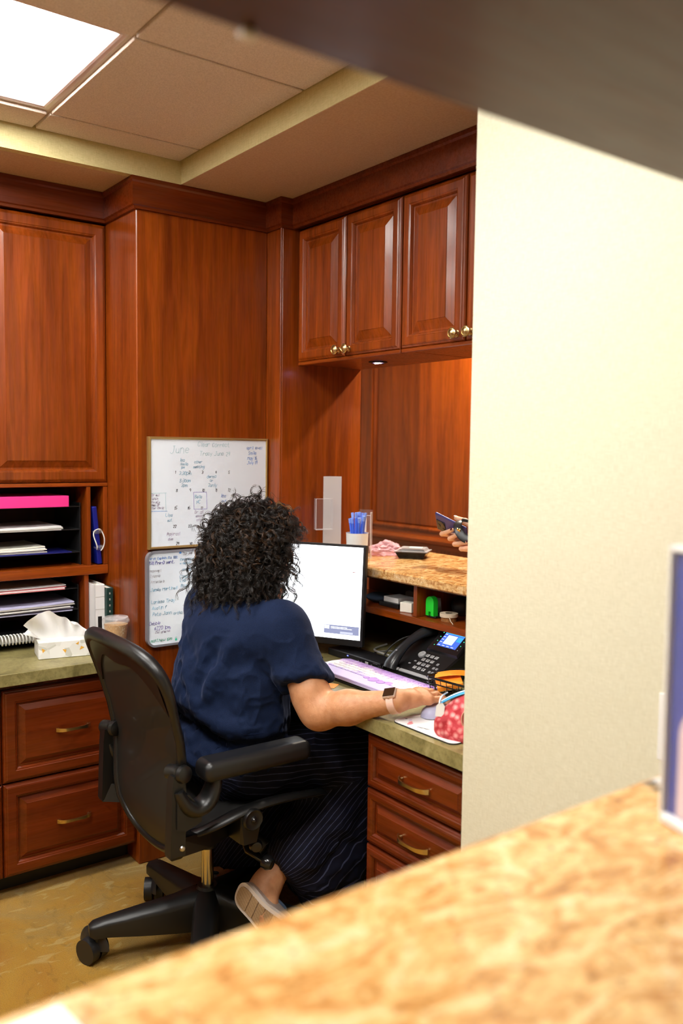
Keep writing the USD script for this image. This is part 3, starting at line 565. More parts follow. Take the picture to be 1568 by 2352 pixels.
BOARD1=[('June',1.349,1.467,0.027,'t'),('Clear Correct',1.458,1.49,0.0162,'t'),('Tracy June 24',1.465,1.458,0.0144,'t'),('april level',1.66,1.482,0.0117,'b'),('Smile',1.668,1.463,0.0117,'b'),('May 16',1.664,1.443,0.0117,'b'),('July 14',1.662,1.427,0.0117,'b'),('lea',1.388,1.437,0.0108,'s'),('smile',1.39,1.423,0.0108,'s'),('pm',1.393,1.412,0.0099,'s'),('3:30pm',1.385,1.389,0.0126,'s'),('8:30am',1.386,1.363,0.0117,'s'),('3pm',1.393,1.347,0.0108,'s'),('other',1.444,1.43,0.0099,'s'),('meeting',1.441,1.413,0.0099,'s'),('derma',1.495,1.377,0.0108,'s'),('or',1.507,1.363,0.0099,'s'),('2only',1.5,1.345,0.0117,'s'),('lea',1.552,1.305,0.0126,'b'),('out',1.556,1.288,0.0108,'b'),('Bella',1.446,1.305,0.0117,'s'),('NC',1.453,1.286,0.0117,'s'),('Dr out',1.28,1.316,0.0081,'p'),('lunch',1.28,1.303,0.0081,'p'),('no pts',1.28,1.291,0.0081,'p'),('see Dr',1.28,1.281,0.0081,'p'),('for Chris',1.28,1.27,0.0081,'p'),('Lisa',1.332,1.242,0.0117,'s'),('out',1.339,1.225,0.0099,'s'),('Dr at',1.446,1.249,0.0117,'p'),('smart',1.45,1.236,0.0099,'p'),('ofc',1.453,1.222,0.0099,'p'),('Payroll',1.337,1.174,0.0126,'p'),('due',1.342,1.159,0.009,'p'),('1',1.369,1.394,0.009,'k'),('2',1.422,1.393,0.0099,'k'),('3',1.474,1.393,0.0099,'k'),('4',1.529,1.392,0.0099,'k'),('5',1.583,1.392,0.0099,'k'),('8',1.373,1.33,0.0099,'k'),('9',1.425,1.329,0.0099,'k'),('10',1.476,1.328,0.0099,'k'),('11',1.529,1.327,0.0099,'k'),('12',1.581,1.326,0.0108,'k'),('15',1.366,1.267,0.0099,'k'),('16',1.418,1.266,0.0099,'k'),('17',1.47,1.264,0.0099,'k'),('18',1.529,1.262,0.0099,'k'),('19',1.581,1.26,0.0108,'k'),('22',1.361,1.203,0.009,'k'),('23',1.42,1.2,0.0099,'k'),('24',1.472,1.198,0.0099,'k'),('25',1.529,1.195,0.0099,'k'),('26',1.582,1.193,0.0099,'k'),('29',1.372,1.14,0.0099,'k'),('30',1.425,1.137,0.0099,'k'),('31',1.472,1.134,0.0099,'k')]
LINES1=[(1.273,1.326,1.336,1.326,'t'),(1.332,1.327,1.334,1.261,'t'),(1.273,1.263,1.339,1.262,'b'),(1.441,1.326,1.443,1.265,'v'),(1.441,1.326,1.493,1.326,'v'),(1.493,1.326,1.495,1.265,'v'),(1.443,1.265,1.495,1.265,'v')]
BOARD2=[('cards Explain its 185',1.266,1.093,0.009,'b'),('Bill Pre-D sent.',1.268,1.076,0.0108,'n'),('maxwell',1.271,1.049,0.0099,'g'),('Zyonna',1.272,1.031,0.0099,'g'),('Annette b',1.275,1.011,0.009,'g'),('James Martinell',1.274,0.982,0.0108,'s'),('Larissa Tray',1.277,0.938,0.0117,'s'),('Austin f',1.28,0.916,0.0117,'s'),('Pete Jann',1.282,0.894,0.0117,'s'),('ortho pgm',1.362,0.891,0.0108,'s'),('Debbie',1.27,0.862,0.0108,'v'),('$220 1pm,',1.288,0.844,0.0117,'v'),('250 one/wk',1.291,0.831,0.009,'p'),('matthew 1pm',1.275,0.801,0.0108,'e'),('201 ins',1.399,1.102,0.0099,'g'),('insurance',1.387,1.083,0.0099,'s'),('w dental',1.387,1.07,0.009,'s'),('ortho',1.396,1.045,0.0108,'s'),('Cand C',1.386,1.02,0.0117,'s'),('Lila',1.387,1.006,0.0117,'s'),('Boyd',1.391,0.988,0.0117,'s')]
LINES2=[(1.369,1.098,1.379,1.099,'b'),(1.369,1.093,1.379,1.094,'b'),(1.368,0.808,1.375,0.809,'e'),(1.368,0.803,1.375,0.804,'e')]

t = thing('whiteboard', 'gold-framed whiteboard with a handwritten June calendar, on the cherry column', 'whiteboard', (1.51, 2.81, 1.13))
part(t, 'board', bx(1.274, 1.748, 2.805, 2.8195, 1.134, 1.518), 'whiteboard_gloss')
F_ = loops(.484, .394, [(0, 0), (0, .014), (.0015, .018), (.006, .019), (.009, .016), (.009, .010)])
part(t, 'frame', place(F_, (1.2690, 2.8195, 1.129), X_, Z_, -Y_), 'gold_frame')
write(t, BOARD1, LINES1)
t = thing('whiteboard', 'grey round-cornered whiteboard with a handwritten patient list, under the gold-framed one', 'whiteboard', (1.48, 2.81, .784))
W2 = rrect(.440, .342, .032, 10)
part(t, 'board', place(prism(W2.buffer(-.004), 0, .0145), (1.480, 2.8195, .953), X_, Z_, -Y_), 'whiteboard_gloss')
part(t, 'frame', place([prism(W2.difference(W2.buffer(-.008)), 0, .0185)], (1.480, 2.8195, .953), X_, Z_, -Y_), 'grey_frame')
write(t, BOARD2, LINES2, ((1.389, 1.112, 'b'), (1.372, .800, 'e')))

# ================================================================ on the desk
# monitor
MC = np.array([1.722, 2.547, 0]); MA = np.array([.494, -.870, 0]); MN = np.array([-.870, -.494, 0]); tl = math.radians(4)
MU = Z_*math.cos(tl)-MN*math.sin(tl); MF = np.cross(MA, MU)
def mon(m): return place(m, (MC[0], MC[1], .980), MA, MU, MF)
t = thing('monitor', 'black computer monitor with a bright white screen, facing the seated person', 'monitor', (MC[0], MC[1], .7605))
part(t, 'housing', mon([bx(-.256, .256, -.176, .176, -.020, -.003, .002), bx(-.17, .17, -.12, .12, -.045, -.02, .01), *[bx(a, b, c, d, -.004, .003, .001) for a, b, c, d in ((-.256, .256, .168, .176), (-.256, .256, -.176, -.154), (-.256, -.248, -.154, .168), (.246, .256, -.154, .168))]]), 'black_plastic')
sc_ = part(t, 'screen', mon(bx(-.248, .246, -.154, .168, -.003, 0)), 'screen_white')
glow('screen_white', (.93, .96, 1.0), 3.0); glow('screen_note', (.44, .47, .72), 1.0); glow('screen_note_pale', (.72, .75, .95), 1.3); glow('screen_green', (.25, .9, .3), 1.4)
part(t, 'notification', mon(bx(.108, .240, -.138, -.108, .0003, .0006)), 'screen_note')
part(t, 'notification_text', mon([bx(.134, .196, -.1155, -.1135, .0007, .0009), bx(.134, .214, -.120, -.118, .0007, .0009), bx(.110, .128, -.122, -.110, .0007, .0009)]), 'screen_white')
part(t, 'notification_text', mon([bx(.17, .218, -.136, -.129, .0007, .0009)]), 'screen_note_pale')
part(t, 'screen_mark', mon(bx(.208, .220, .080, .082, .0003, .0006)), 'screen_red')
part(t, 'window_tile', mon([bx(-.11, -.06, -.06, .02, .0003, .0006)]), 'screen_green'); part(t, 'window_edge', mon([bx(-.06, -.0585, -.12, .15, .0003, .0005), bx(-.2, .24, .153, .154, .0003, .0005)]), 'screen_note_pale')
SB = MC-MN*.035
part(t, 'neck', [hull([p+q for p in (SB+Z_*.79+MN*.0, SB+Z_*.985-MN*.005) for q in (MA*.028, -MA*.028, MN*.012, -MN*.012)])], 'black_plastic')
for s in (-1, 1): part(t, 'foot', tube([SB+Z_*.80, SB+Z_*.772+MA*s*.05+MN*.03, SB+Z_*.767+MA*s*.13+MN*.11], [.013, .011, .006], 8), 'black_plastic', smooth=50)
# docking station and cables
t = thing('docking_station', 'flat black docking station between the monitor foot and the lavender keyboard', 'dock', (1.83, 2.3, .7605))
part(t, 'case', rbx(1.790, 1.875, 2.165, 2.455, .7605, .786, .004, 10), 'black_plastic')
part(t, 'port', bx(1.7885, 1.7905, 2.225, 2.242, .768, .778, .001), 'white_plastic', label='white plug in the front port')
for y in (2.205, 2.258, 2.275): part(t, 'port', bx(1.7892, 1.7903, y, y+.007, .771, .774), 'grey_plastic')
part(t, 'status_light', bx(1.7885, 1.7895, 2.335, 2.341, .777, .780), 'led_blue'); glow('led_blue', (.1, .12, 1), 8)
part(t, 'lettering', bx(1.7895, 1.7903, 2.178, 2.200, .7795, .7808), 'grey_plastic')
for k, (P, m_, r_, lb) in enumerate((([(1.95, 2.19, .7665), (1.93, 2.25, .772), (1.92, 2.33, .775), (1.96, 2.40, .768), (2.05, 2.44, .766)], 'cable_grey', .0042, 'pale grey cable lying on the desktop behind the telephone'),
    ([(1.90, 2.28, .770), (1.93, 2.28, .80), (1.97, 2.25, .835), (2.03, 2.22, .84), (2.12, 2.2, .80)], 'rubber_black', .0028, 'thin black cable arching up behind the docking station'),
    ([(1.89, 2.40, .77), (1.94, 2.46, .80), (1.98, 2.52, .79), (2.06, 2.58, .768)], 'rubber_black', .003, 'black cable behind the monitor, under the pigeonholes'),
    ([(1.90, 2.34, .765), (1.99, 2.36, .764), (2.06, 2.30, .764), (2.13, 2.33, .764)], 'grey_plastic', .0025, 'dark grey cable looping on the desktop under the pigeonholes'),
    ([(1.80, 2.185, .765), (1.765, 2.18, .7635), (1.755, 2.24, .7635), (1.785, 2.28, .765)], 'rubber_black', .0028, 'black cable in front of the docking station'))):
    single('cable', tube(spline(P, 30), r_, 7), m_, lb, 'cable', smooth=True)
# keyboard
t = thing('keyboard', 'lavender keyboard with a cloud-printed cover on the desktop', 'keyboard', (1.69, 2.09, .7605))
part(t, 'case', rbx(1.600, 1.765, 1.865, 2.295, .7605, .772, .004, 10), 'rubber_black')
cl_ = sbox(1.606, 1.870, 1.770, 2.290)
for y in np.linspace(1.9, 2.28, 9): cl_ = cl_
edge = [(1.598, 1.862), (1.770, 1.862), (1.772, 2.30)]+[(1.77-.018*k, 2.305+.012*abs(math.sin(k*1.35))) for k in range(1, 8)]+[(1.62, 2.30), (1.598, 2.285)]
part(t, 'cover', prism(Polygon(edge).buffer(0), .772, .778), 'keyboard_cover')
KEYS = []
for r_ in range(5):
    for c_ in range(16):
        x = 1.662+r_*.0198; y = 2.278-c_*.0252-(r_ % 3)*.003
        if y-.022 > 1.868: KEYS.append(bx(x, x+.0175, y-.0225, y, .7775, .7825, .002))
for k in KEYS: part(t, 'key', k, 'keyboard_cover')
part(t, 'wrist_rest', rbx(1.598, 1.655, 1.864, 2.288, .777, .7835, .003, 8), 'lavender_plain')
mat('keyboard_cover', {'g': ('geometry', {}), 's': ('separate_xyz', {}), 'mx': ('map_range', dict(from_min=1.655, from_max=1.765)), 'n': ('noise_texture', dict(scale=16, detail=2)), 'n2': ('noise_texture', dict(scale=300, detail=1)),
    'a': ('math', dict(math_type='multiply_add', value2=.9, value3=-.45)), 'ad': ('math', dict(math_type='add')), 'b': ('math', dict(math_type='multiply_add', value2=.5, value3=-.25)), 'ae': ('math', dict(math_type='add')),
    'r': ('rgb_ramp', dict(ramp=[(.0, (.66, .57, .88)), (.12, (.60, .50, .86)), (.17, (.80, .79, .84)), (.52, (.82, .81, .84)), (.72, (.62, .42, .80)), (1.0, (.52, .32, .76))])), 'p': ('principled_bsdf', dict(roughness=.5))},
    [('g.position', 's.vector'), ('s.x', 'mx.value'), ('g.position', 'n.vector'), ('g.position', 'n2.vector'), ('n.fac', 'a.value1'), ('mx.result', 'ad.value1'), ('a.value', 'ad.value2'), ('n2.fac', 'b.value1'), ('ad.value', 'ae.value1'), ('b.value', 'ae.value2'), ('ae.value', 'r.fac'), ('r.color', 'p.base_color')])
for k in range(6):
    part(t, 'cloud', place(prism(Point(0, 0).buffer(.010+.004*(k % 3), 10), 0, .0014), (1.652+.012*(k % 2), 2.062-.017*k, .7812 if k % 2 else .7835), X_, Y_, Z_), 'lavender_deep')
# desk telephone
PO = np.array([1.800, 2.148, .772]); ps = math.radians(28); PU = np.array([0, -1., 0]); PV = np.array([math.cos(ps), 0, math.sin(ps)]); PN = np.cross(PU, PV)
def ph(m): return place(m, PO, PU, PV, PN)
t = thing('desk_phone', 'black desk telephone with a lit blue display, on the desktop under the pigeonholes', 'telephone', (1.9, 2.04, .7605))
part(t, 'body', hull([PO+PU*u+PV*v+PN*h for u, v, h in ((0, 0, 0), (.225, 0, 0), (0, .212, 0), (.225, .212, 0), (.004, .004, .006), (.221, .004, .006), (.004, .208, .006), (.221, .208, .006))]+[np.array([x, y, .7605]) for x in (1.806, 1.93) for y in (2.145, 1.927)]), 'graphite_plastic')
part(t, 'stand', hull([np.array([x, y, z]) for x, z in ((1.90, .7605), (1.985, .7605), (1.965, .83)) for y in (2.12, 1.95)]), 'black_plastic')
part(t, 'front_strip', ph(rbx(.005, .060, .003, .016, .004, .010, .003, 8)), 'silver_plastic'); part(t, 'front_strip', ph(rbx(.064, .222, .003, .016, .004, .010, .003, 8)), 'silver_plastic')
hs = [(.030, -.004+.215*k, .012+.028*math.sin(math.pi*min(max((k-.0), 0), 1))**.7) for k in np.linspace(0, 1, 24)]
hm = tube([np.array(p) for p in hs], [.020+.004*math.cos(2*math.pi*k) for k in np.linspace(0, 1, 24)], 16, flat=(1.12, .72), upv=(0, 0, 1)); part(t, 'handset', ph(hm), 'black_gloss_soft', smooth=50)
plain('black_gloss_soft', (.016, .018, .020), .28)
part(t, 'handset_mark', ph(bx(.026, .034, .045, .051, .0475, .0485, .0005)), 'grey_plastic')
part(t, 'display_housing', ph(hull([(u, v, h) for u, v, h in ((.082, .122, .006), (.225, .122, .006), (.082, .214, .006), (.225, .214, .006), (.086, .126, .014), (.221, .126, .014), (.086, .212, .030), (.221, .212, .030))])), 'black_gloss')
pd = math.atan2(.016, .086); DV = np.array([0, math.cos(pd), math.sin(pd)])
def dsp(u0, u1, v0, v1, h): 
    o = np.array([0, .126, .0145+h]); return ph(tri((np.array([o+np.array([u, 0, 0])+DV*v for u, v in ((u0, v0), (u1, v0), (u1, v1), (u0, v1))]), np.array([(0, 1, 2, 3)]))))
part(t, 'display', dsp(.112, .198, .020, .084, 0), 'screen_blue'); part(t, 'display_window', dsp(.130, .172, .032, .070, .0004), 'screen_pale')
part(t, 'display_bar', [dsp(.112, .198, .074, .084, .0005), dsp(.176, .198, .05, .07, .0005)], 'screen_cyan'); part(t, 'display_text', [dsp(.114+.02*k, .126+.02*k, .023, .026, .0006) for k in range(4)]+[dsp(.114, .125, .036+.011*k, .039+.011*k, .0006) for k in range(4)], 'screen_pale')
glow('screen_blue', (.10, .22, .95), 1.15); glow('screen_pale', (.86, .93, 1.0), 1.25); glow('screen_cyan', (.08, .55, 1.0), 1.1); glow('led_green', (.10, .9, .45), 1.2)
for s, u in ((0, .102), (1, .208)):
    for k in range(4 if s == 0 else 3): part(t, 'line_key_light', ph(lathe([(0, .0035), (.0018, .002), (.002, 0)], (u, .146+.018*k, .0165+.0035*k), n=10)), 'led_green' if not (s and k == 0) else 'grey_plastic')
for r_ in range(4):
    for c_ in range(3): 
        part(t, 'key', ph(rbx(.104+.0205*c_, .1185+.0205*c_, .030+.0212*r_, .0425+.0212*r_, .006, .0095, .002, 6)), 'silver_plastic')
part(t, 'key_digits', ph([place(meshkit.text_mesh(ch, .0065, .0003), (.1085+.0205*(k % 3), .0335+.0212*(3-k//3), .0096), X_, Y_, Z_) for k, ch in enumerate('123456789*0#')]), 'dark_print')
part(t, 'navigation_key', ph(lathe([(0, .005), (.007, .005), (.0125, .004), (.0135, .0055), (.014, 0)], (.086, .098, .006), n=20)), 'silver_plastic')
for k in range(5): part(t, 'function_key', ph(rbx(.176+.014*(k % 2), .186+.014*(k % 2), .030+.02*(k//2), .040+.02*(k//2), .006, .0085, .002, 6)), 'grey_plastic')
for k in range(2): part(t, 'function_key', ph(rbx(.070+.012*k, .080+.012*k, .045+.016*k, .051+.016*k, .006, .008, .0015, 6)), 'grey_plastic')
s_ = np.linspace(0, 1, 560); cp = spline([(1.80, 2.155, .775), (1.782, 2.165, .768), (1.772, 2.12, .7685), (1.785, 2.04, .7685), (1.79, 1.95, .7685), (1.80, 1.88, .7685)], 560); dt = np.gradient(cp, axis=0); dt /= np.linalg.norm(dt, axis=1, keepdims=True); n1 = np.cross(dt, Z_); n1 /= np.linalg.norm(n1, axis=1, keepdims=True)
part(t, 'cord', tube(cp+.006*(np.cos(s_*2*np.pi*44)[:, None]*n1+np.sin(s_*2*np.pi*44)[:, None]*Z_), .0021, 5), 'rubber_black', smooth=True)
# mouse pad, mouse, note
t = thing('mouse_pad', 'white printed mouse pad at the desk edge, under the hand', 'mouse pad', (1.58, 1.62, .7605))
part(t, 'base', place(prism(rrect(.215, .235, .02, 6), 0, .003), (1.588, 1.622, .7605), X_, Y_, Z_), 'rubber_black'); part(t, 'top', place(prism(rrect(.213, .233, .02, 6), .003, .0038), (1.588, 1.622, .7605), X_, Y_, Z_), 'paper_white')
for k, (x, y, r_, m_) in enumerate(((1.503, 1.688, .010, 'paper_pink'), (1.512, 1.697, .007, 'paper_pink'), (1.523, 1.71, .006, 'ink_lilac'), (1.522, 1.725, .004, 'dark_print'), (1.50, 1.655, .003, 'paper_pink'))): part(t, 'print', place(prism(Point(0, 0).buffer(r_, 5), .0038, .0041), (x, y, .7605), (1, .2, 0), (-.2, .6, 0), Z_), m_)
part(t, 'print', [place(bx(-.004+.0*k, .003, -.0015*(1+k % 2), .0015, 0, .0003), (1.502+.002*k, 1.652-.007*k, .7644), (.35, -.94, 0), (.94, .35, 0), Z_) for k in range(5)], 'dark_print')
t = thing('computer_mouse', 'pale computer mouse under the hand on the printed mouse pad', 'mouse', (1.61, 1.70, .7644))
ms = trimesh.creation.icosphere(3); v = ms.vertices.copy(); v[:, 2] = np.where(v[:, 2] < 0, v[:, 2]*.08, v[:, 2]*(1-.25*v[:, 0])); ms.vertices = np.sign(v)*np.abs(v)**.85*np.array([.054, .031, .030]); ms.apply_translation((1.612, 1.698, .7672))
part(t, 'shell', ms, 'mouse_shell', smooth=True); plain('mouse_shell', (.45, .47, .66), .3); part(t, 'wheel', cyl((1.648, 1.694, .790), (1.648, 1.702, .790), .009, 16), 'rubber_black')
single('sticky_note', place(prism(sbox(0, 0, .05, .05), 0, .0006), (1.545, 2.085, .7605), (.82, .57, 0), (-.57, .82, 0), Z_), 'orange_paper', 'orange paper note on the desktop in front of the lavender keyboard', 'note')
# wire basket with orange notes
t = thing('wire_basket', 'black wire basket with orange note pads, beside the telephone', 'basket', (1.78, 1.79, .7605))
R0 = [(1.715, 1.865), (1.855, 1.865), (1.87, 1.70), (1.73, 1.70)]; R1 = [(x*.86+1.79*.14, y*.86+1.79*.14) for x, y in R0]
def ring(P, z, r_): 
    P = [np.array([*p, z]) for p in P]; Q = []
    for i in range(4):
        a, b, c = P[i-1], P[i], P[(i+1) % 4]; Q += [b+(a-b)*.10, b+(a-b)*.03+(c-b)*.03, b+(c-b)*.10]
    return tube(Q+Q[:1], r_, 7)
part(t, 'rim', ring(R0, .822, .0035), 'black_gloss', smooth=50); part(t, 'rim', ring(R0, .806, .0020), 'black_gloss', smooth=50); part(t, 'bottom_ring', ring(R1, .763, .0022), 'black_gloss', smooth=50)
wires = []
for i in range(4):
    for k in np.linspace(.08, .92, 7):
        a = np.array(R0[i])*(1-k)+np.array(R0[(i+1) % 4])*k; b = np.array(R1[i])*(1-k)+np.array(R1[(i+1) % 4])*k; wires.append(tube([np.array([*a, .822]), np.array([*b, .763])], .0012, 5))
for k in np.linspace(.1, .9, 8):
    a = np.array(R1[0])*(1-k)+np.array(R1[1])*k; b = np.array(R1[3])*(1-k)+np.array(R1[2])*k; wires.append(tube([np.array([*a, .763]), np.array([*b, .763])], .0012, 5))
part(t, 'wire', trimesh.util.concatenate(wires), 'black_gloss', kind='stuff')
t = thing('note_pad', 'orange note pad sticking up in the wire basket, its top sheet curled', 'note pad', (1.76, 1.80, .764))
nb = place(bx(-.038, .038, -.038, .038, 0, .014, .001), (1.765, 1.812, .800), (.75, -.62, .22), (.60, .78, .12), np.cross((.75, -.62, .22), (.60, .78, .12))); part(t, 'pad', nb, 'orange_paper')
cs = np.linspace(0, 1, 12); cv = np.array([(1.735+.085*a+dx, 1.845-.095*a+dy, .818+.012*math.sin(a*2.6)+dz) for a in cs for dx, dy, dz in ((0, 0, 0), (.03, .026, .006))]); part(t, 'top_sheet', (cv, np.array([(2*i, 2*i+2, 2*i+3, 2*i+1) for i in range(11)])), 'orange_paper', smooth=True)
single('note_pad', place(bx(-.03, .03, -.03, .03, 0, .03, .001), (1.835, 1.765, .796), (.8, -.55, .1), (.55, .8, .1), np.cross((.8, -.55, .1), (.55, .8, .1))), 'orange_dark', 'darker orange note pad at the back of the wire basket', 'note pad'); plain('orange_dark', (.60, .17, .03), .6)
# pouch
t = thing('zip_pouch', 'red patterned zip pouch with a blue zip and a white tag, at the desk edge', 'pouch', (1.56, 1.53, .7605))
PC = np.array([1.555, 1.507, .7605]); PAu = np.array([.45, -.89, 0]); PAw = np.array([.89, .45, 0])
U, Vv = np.meshgrid(np.linspace(0, 2*np.pi, 64, endpoint=False), np.linspace(0, 1, 24), indexing='ij')
wid = np.interp(Vv, [0, .1, .45, .75, 1], [.092, .102, .100, .082, .055]); dep = np.interp(Vv, [0, .12, .5, .85, 1], [.040, .044, .036, .017, .006])
cu = np.sign(np.cos(U))*np.abs(np.cos(U))**.75; su = np.sign(np.sin(U))*np.abs(np.sin(U))**.75
P = PC+PAu*(wid*cu)[..., None]+PAw*(dep*su)[..., None]+Z_*(Vv*.122*(1-.42*np.clip(-cu*wid/.10, 0, 1)**1.5*Vv)+.0)[..., None]
P += (meshkit.fbm(P*38, 3, seed=2)-.5)[..., None]*.016*np.sin(np.pi*np.clip(Vv, 0, 1))[..., None]*(PAw+.4*PAu); P[..., 2] = np.maximum(P[..., 2], .7605)
i, j = np.meshgrid(np.arange(64), np.arange(23), indexing='ij'); q = np.stack([i*24+j, ((i+1) % 64)*24+j, ((i+1) % 64)*24+j+1, i*24+j+1], -1).reshape(-1, 4)
pv = P.reshape(-1, 3); pv = np.vstack([pv, PC+Z_*.0005, PC+Z_*.117]); b0 = len(pv)-2; k = np.arange(64)
q3 = np.vstack([q[:, [0, 1, 2]], q[:, [0, 2, 3]], np.stack([np.full(64, b0), ((k+1) % 64)*24, k*24], 1), np.stack([np.full(64, b0+1), k*24+23, ((k+1) % 64)*24+23], 1)])
body_ = trimesh.Trimesh(pv, q3, process=False); part(t, 'bag', body_, 'pouch_print', smooth=True)
mat('pouch_print', {'g': ('geometry', {}), 'v': ('voronoi_texture', dict(scale=62, randomness=.75)), 'n': ('noise_texture', dict(scale=90, detail=3)), 'a': ('math', dict(math_type='multiply_add', value2=.5, value3=-.25)), 's': ('math', dict(math_type='add')), 'n2': ('noise_texture', dict(scale=17, detail=2)),
    'r': ('rgb_ramp', dict(ramp=[(.15, (.80, .36, .34)), (.38, (.70, .14, .15)), (.60, (.50, .025, .04))])), 'x': ('mix', dict(mix_type='multiply', fac=.6)), 'r2': ('rgb_ramp', dict(ramp=[(.35, (.5, .3, .3)), (.5, (1, 1, 1))])), 'p': ('principled_bsdf', dict(roughness=.6))},
    [('g.position', 'v.vector'), ('g.position', 'n.vector'), ('g.position', 'n2.vector'), ('n.fac', 'a.value1'), ('v.distance', 's.value1'), ('a.value', 's.value2'), ('s.value', 'r.fac'), ('n2.fac', 'r2.fac'), ('r.color', 'x.color1'), ('r2.color', 'x.color2'), ('x.color', 'p.base_color')])
def zl(o, h0, r_, m_, nm): 
    part(t, nm, tube([PC+PAu*a+PAw*o+Z_*(.122*(1-.42*max(-a/.10, 0)**1.5)+h0) for a in np.linspace(-.086, .086, 22)], r_, 7, flat=(1, .6)), m_, smooth=50)
zl(-.006, .002, .005, 'zip_blue', 'zip_tape'); zl(.004, .006, .0045, 'zip_blue', 'zip_tape'); zl(-.001, .007, .0032, 'zip_white', 'zip')
tg = PC-PAu*.084-PAw*.022+Z_*.088
part(t, 'zip_tag', place(prism(Polygon([(-.011, 0), (.011, 0), (.011, .026), (.005, .034), (-.005, .034), (-.011, .026)]), 0, .0015), tg-Z_*.034, (.55, -.83, 0), (.15, .0, 1), (-.83, -.55, .12)), 'white_plastic', label='blank white tag'); part(t, 'zip_chain', tube(spline([tg, tg+Z_*.012+PAw*.01, tg+Z_*.024+PAw*.026+PAu*.012], 8), .002, 5), 'steel')
part(t, 'badge', place(lathe([(0, .004), (.030, .003), (.033, 0)], (0, 0, 0), n=28), PC+PAu*.012-PAw*.034+Z_*.060, PAu, Z_, -PAw), 'pouch_badge', label='round dark red badge with a small print'); part(t, 'badge_rim', place(lathe([(.031, .002), (.0325, .0045), (.034, .003), (.0345, 0)], (0, 0, 0), n=28), PC+PAu*.012-PAw*.034+Z_*.060, PAu, Z_, -PAw), 'badge_rim')
part(t, 'badge_print', place(prism(Polygon([(-.004, .004), (.012, .002), (.014, .018), (0, .02)]), .0042, .0046), PC+PAu*.012-PAw*.034+Z_*.060, PAu, Z_, -PAw), 'yellow_print'); part(t, 'badge_print', place(prism(Polygon([(-.012, -.016), (.010, -.018), (.012, .0), (-.008, -.002)]), .0042, .0046), PC+PAu*.012-PAw*.034+Z_*.060, PAu, Z_, -PAw), 'grey_print')
part(t, 'corner_patch', place(prism(Point(0, 0).buffer(.032, 12).intersection(sbox(-.04, 0, .04, .022)), 0, .003), PC+PAu*.05-PAw*.043+Z_*.0005, PAu, Z_, -PAw), 'pouch_green')

# ================================================================ in the pigeonholes under the granite
single('small_box', bx(1.985, 2.06, 2.305, 2.385, .944, .962, .001), 'white_plastic', 'white card box lying on a black box in the left counter pigeonhole', 'box')
single('small_box', bx(1.975, 2.07, 2.295, 2.40, .9265, .9435, .002), 'black_gloss', 'flat black box under the white one in the left counter pigeonhole', 'box')
single('card_stack', turn(bx(1.962, 2.00, 2.222, 2.268, .9268, .960, .001), .35, Z_, (1.98, 2.245, .93)), 'paper_warm', 'pale stack of cards beside the divider of the counter pigeonholes', 'cards')
t = thing('stapler', 'grey metal stapler lying behind the white box in the counter pigeonhole', 'stapler', (2.11, 2.32, .9265)); part(t, 'base', rbx(2.085, 2.12, 2.24, 2.40, .9265, .936, .004, 8), 'black_plastic'); part(t, 'arm', turn(rbx(2.088, 2.117, 2.24, 2.39, .948, .972, .008, 8), .08, X_, (2.1, 2.39, .95)), 'grey_plastic')
single('cloth', tri(trimesh.creation.icosphere(3).apply_scale((.045, .05, .018))).apply_translation((2.02, 2.455, .9445)), 'navy_cloth', 'folded dark blue cloth in the left counter pigeonhole', 'cloth', smooth=True); plain('navy_cloth', (.03, .05, .09), .9)
t = thing('tape_dispenser', 'bright green arched tape holder in the right counter pigeonhole', 'tape holder', (2.0, 2.122, .9265))
part(t, 'holder', place(prism(sbox(-.019, 0, .019, .046).union(Point(0, .046).buffer(.019, 12)).difference(sbox(-.005, -.01, .005, .014)), 0, .02), (1.985, 2.12, .934), (0, -1, 0), Z_, (-1, 0, 0)), 'green_plastic'); part(t, 'base', bx(1.97, 2.03, 2.098, 2.142, .9265, .934, .002), 'black_plastic')
single('rubber_ball', trimesh.creation.icosphere(3, .036).apply_translation((2.08, 2.085, .9626)), 'black_plastic', 'dark ball behind the green tape holder in the counter pigeonhole', 'ball', smooth=True)
t = thing('tape_roll', 'roll of cream tape on a dark stand in the right counter pigeonhole', 'tape', (2.0, 2.045, .9265)); part(t, 'stand', lathe([(0, 0), (.026, 0), (.026, .014), (0, .014)], (1.985, 2.048, .9266), n=28), 'coffee_dark'); part(t, 'roll', lathe([(.012, .0145), (.030, .0145), (.030, .026), (.012, .026)], (1.985, 2.048, .9266), n=32), 'tape_cream', smooth=40); part(t, 'loose_end', tube([(1.96, 2.02, .945), (1.952, 2.005, .935), (1.948, 1.99, .928)], .0015, 5), 'tape_cream')
single('sachet', place(hull([(-.012, -.028, 0), (.012, -.028, 0), (.010, .03, 0), (-.010, .03, 0), (0, 0, .010)]), (2.03, 2.145, .9552), (.25, -.95, 0), (0, .1, 1), (-.95, -.25, .1)), 'grey_plastic', 'grey sachet propped against the divider in the right counter pigeonhole', 'sachet')

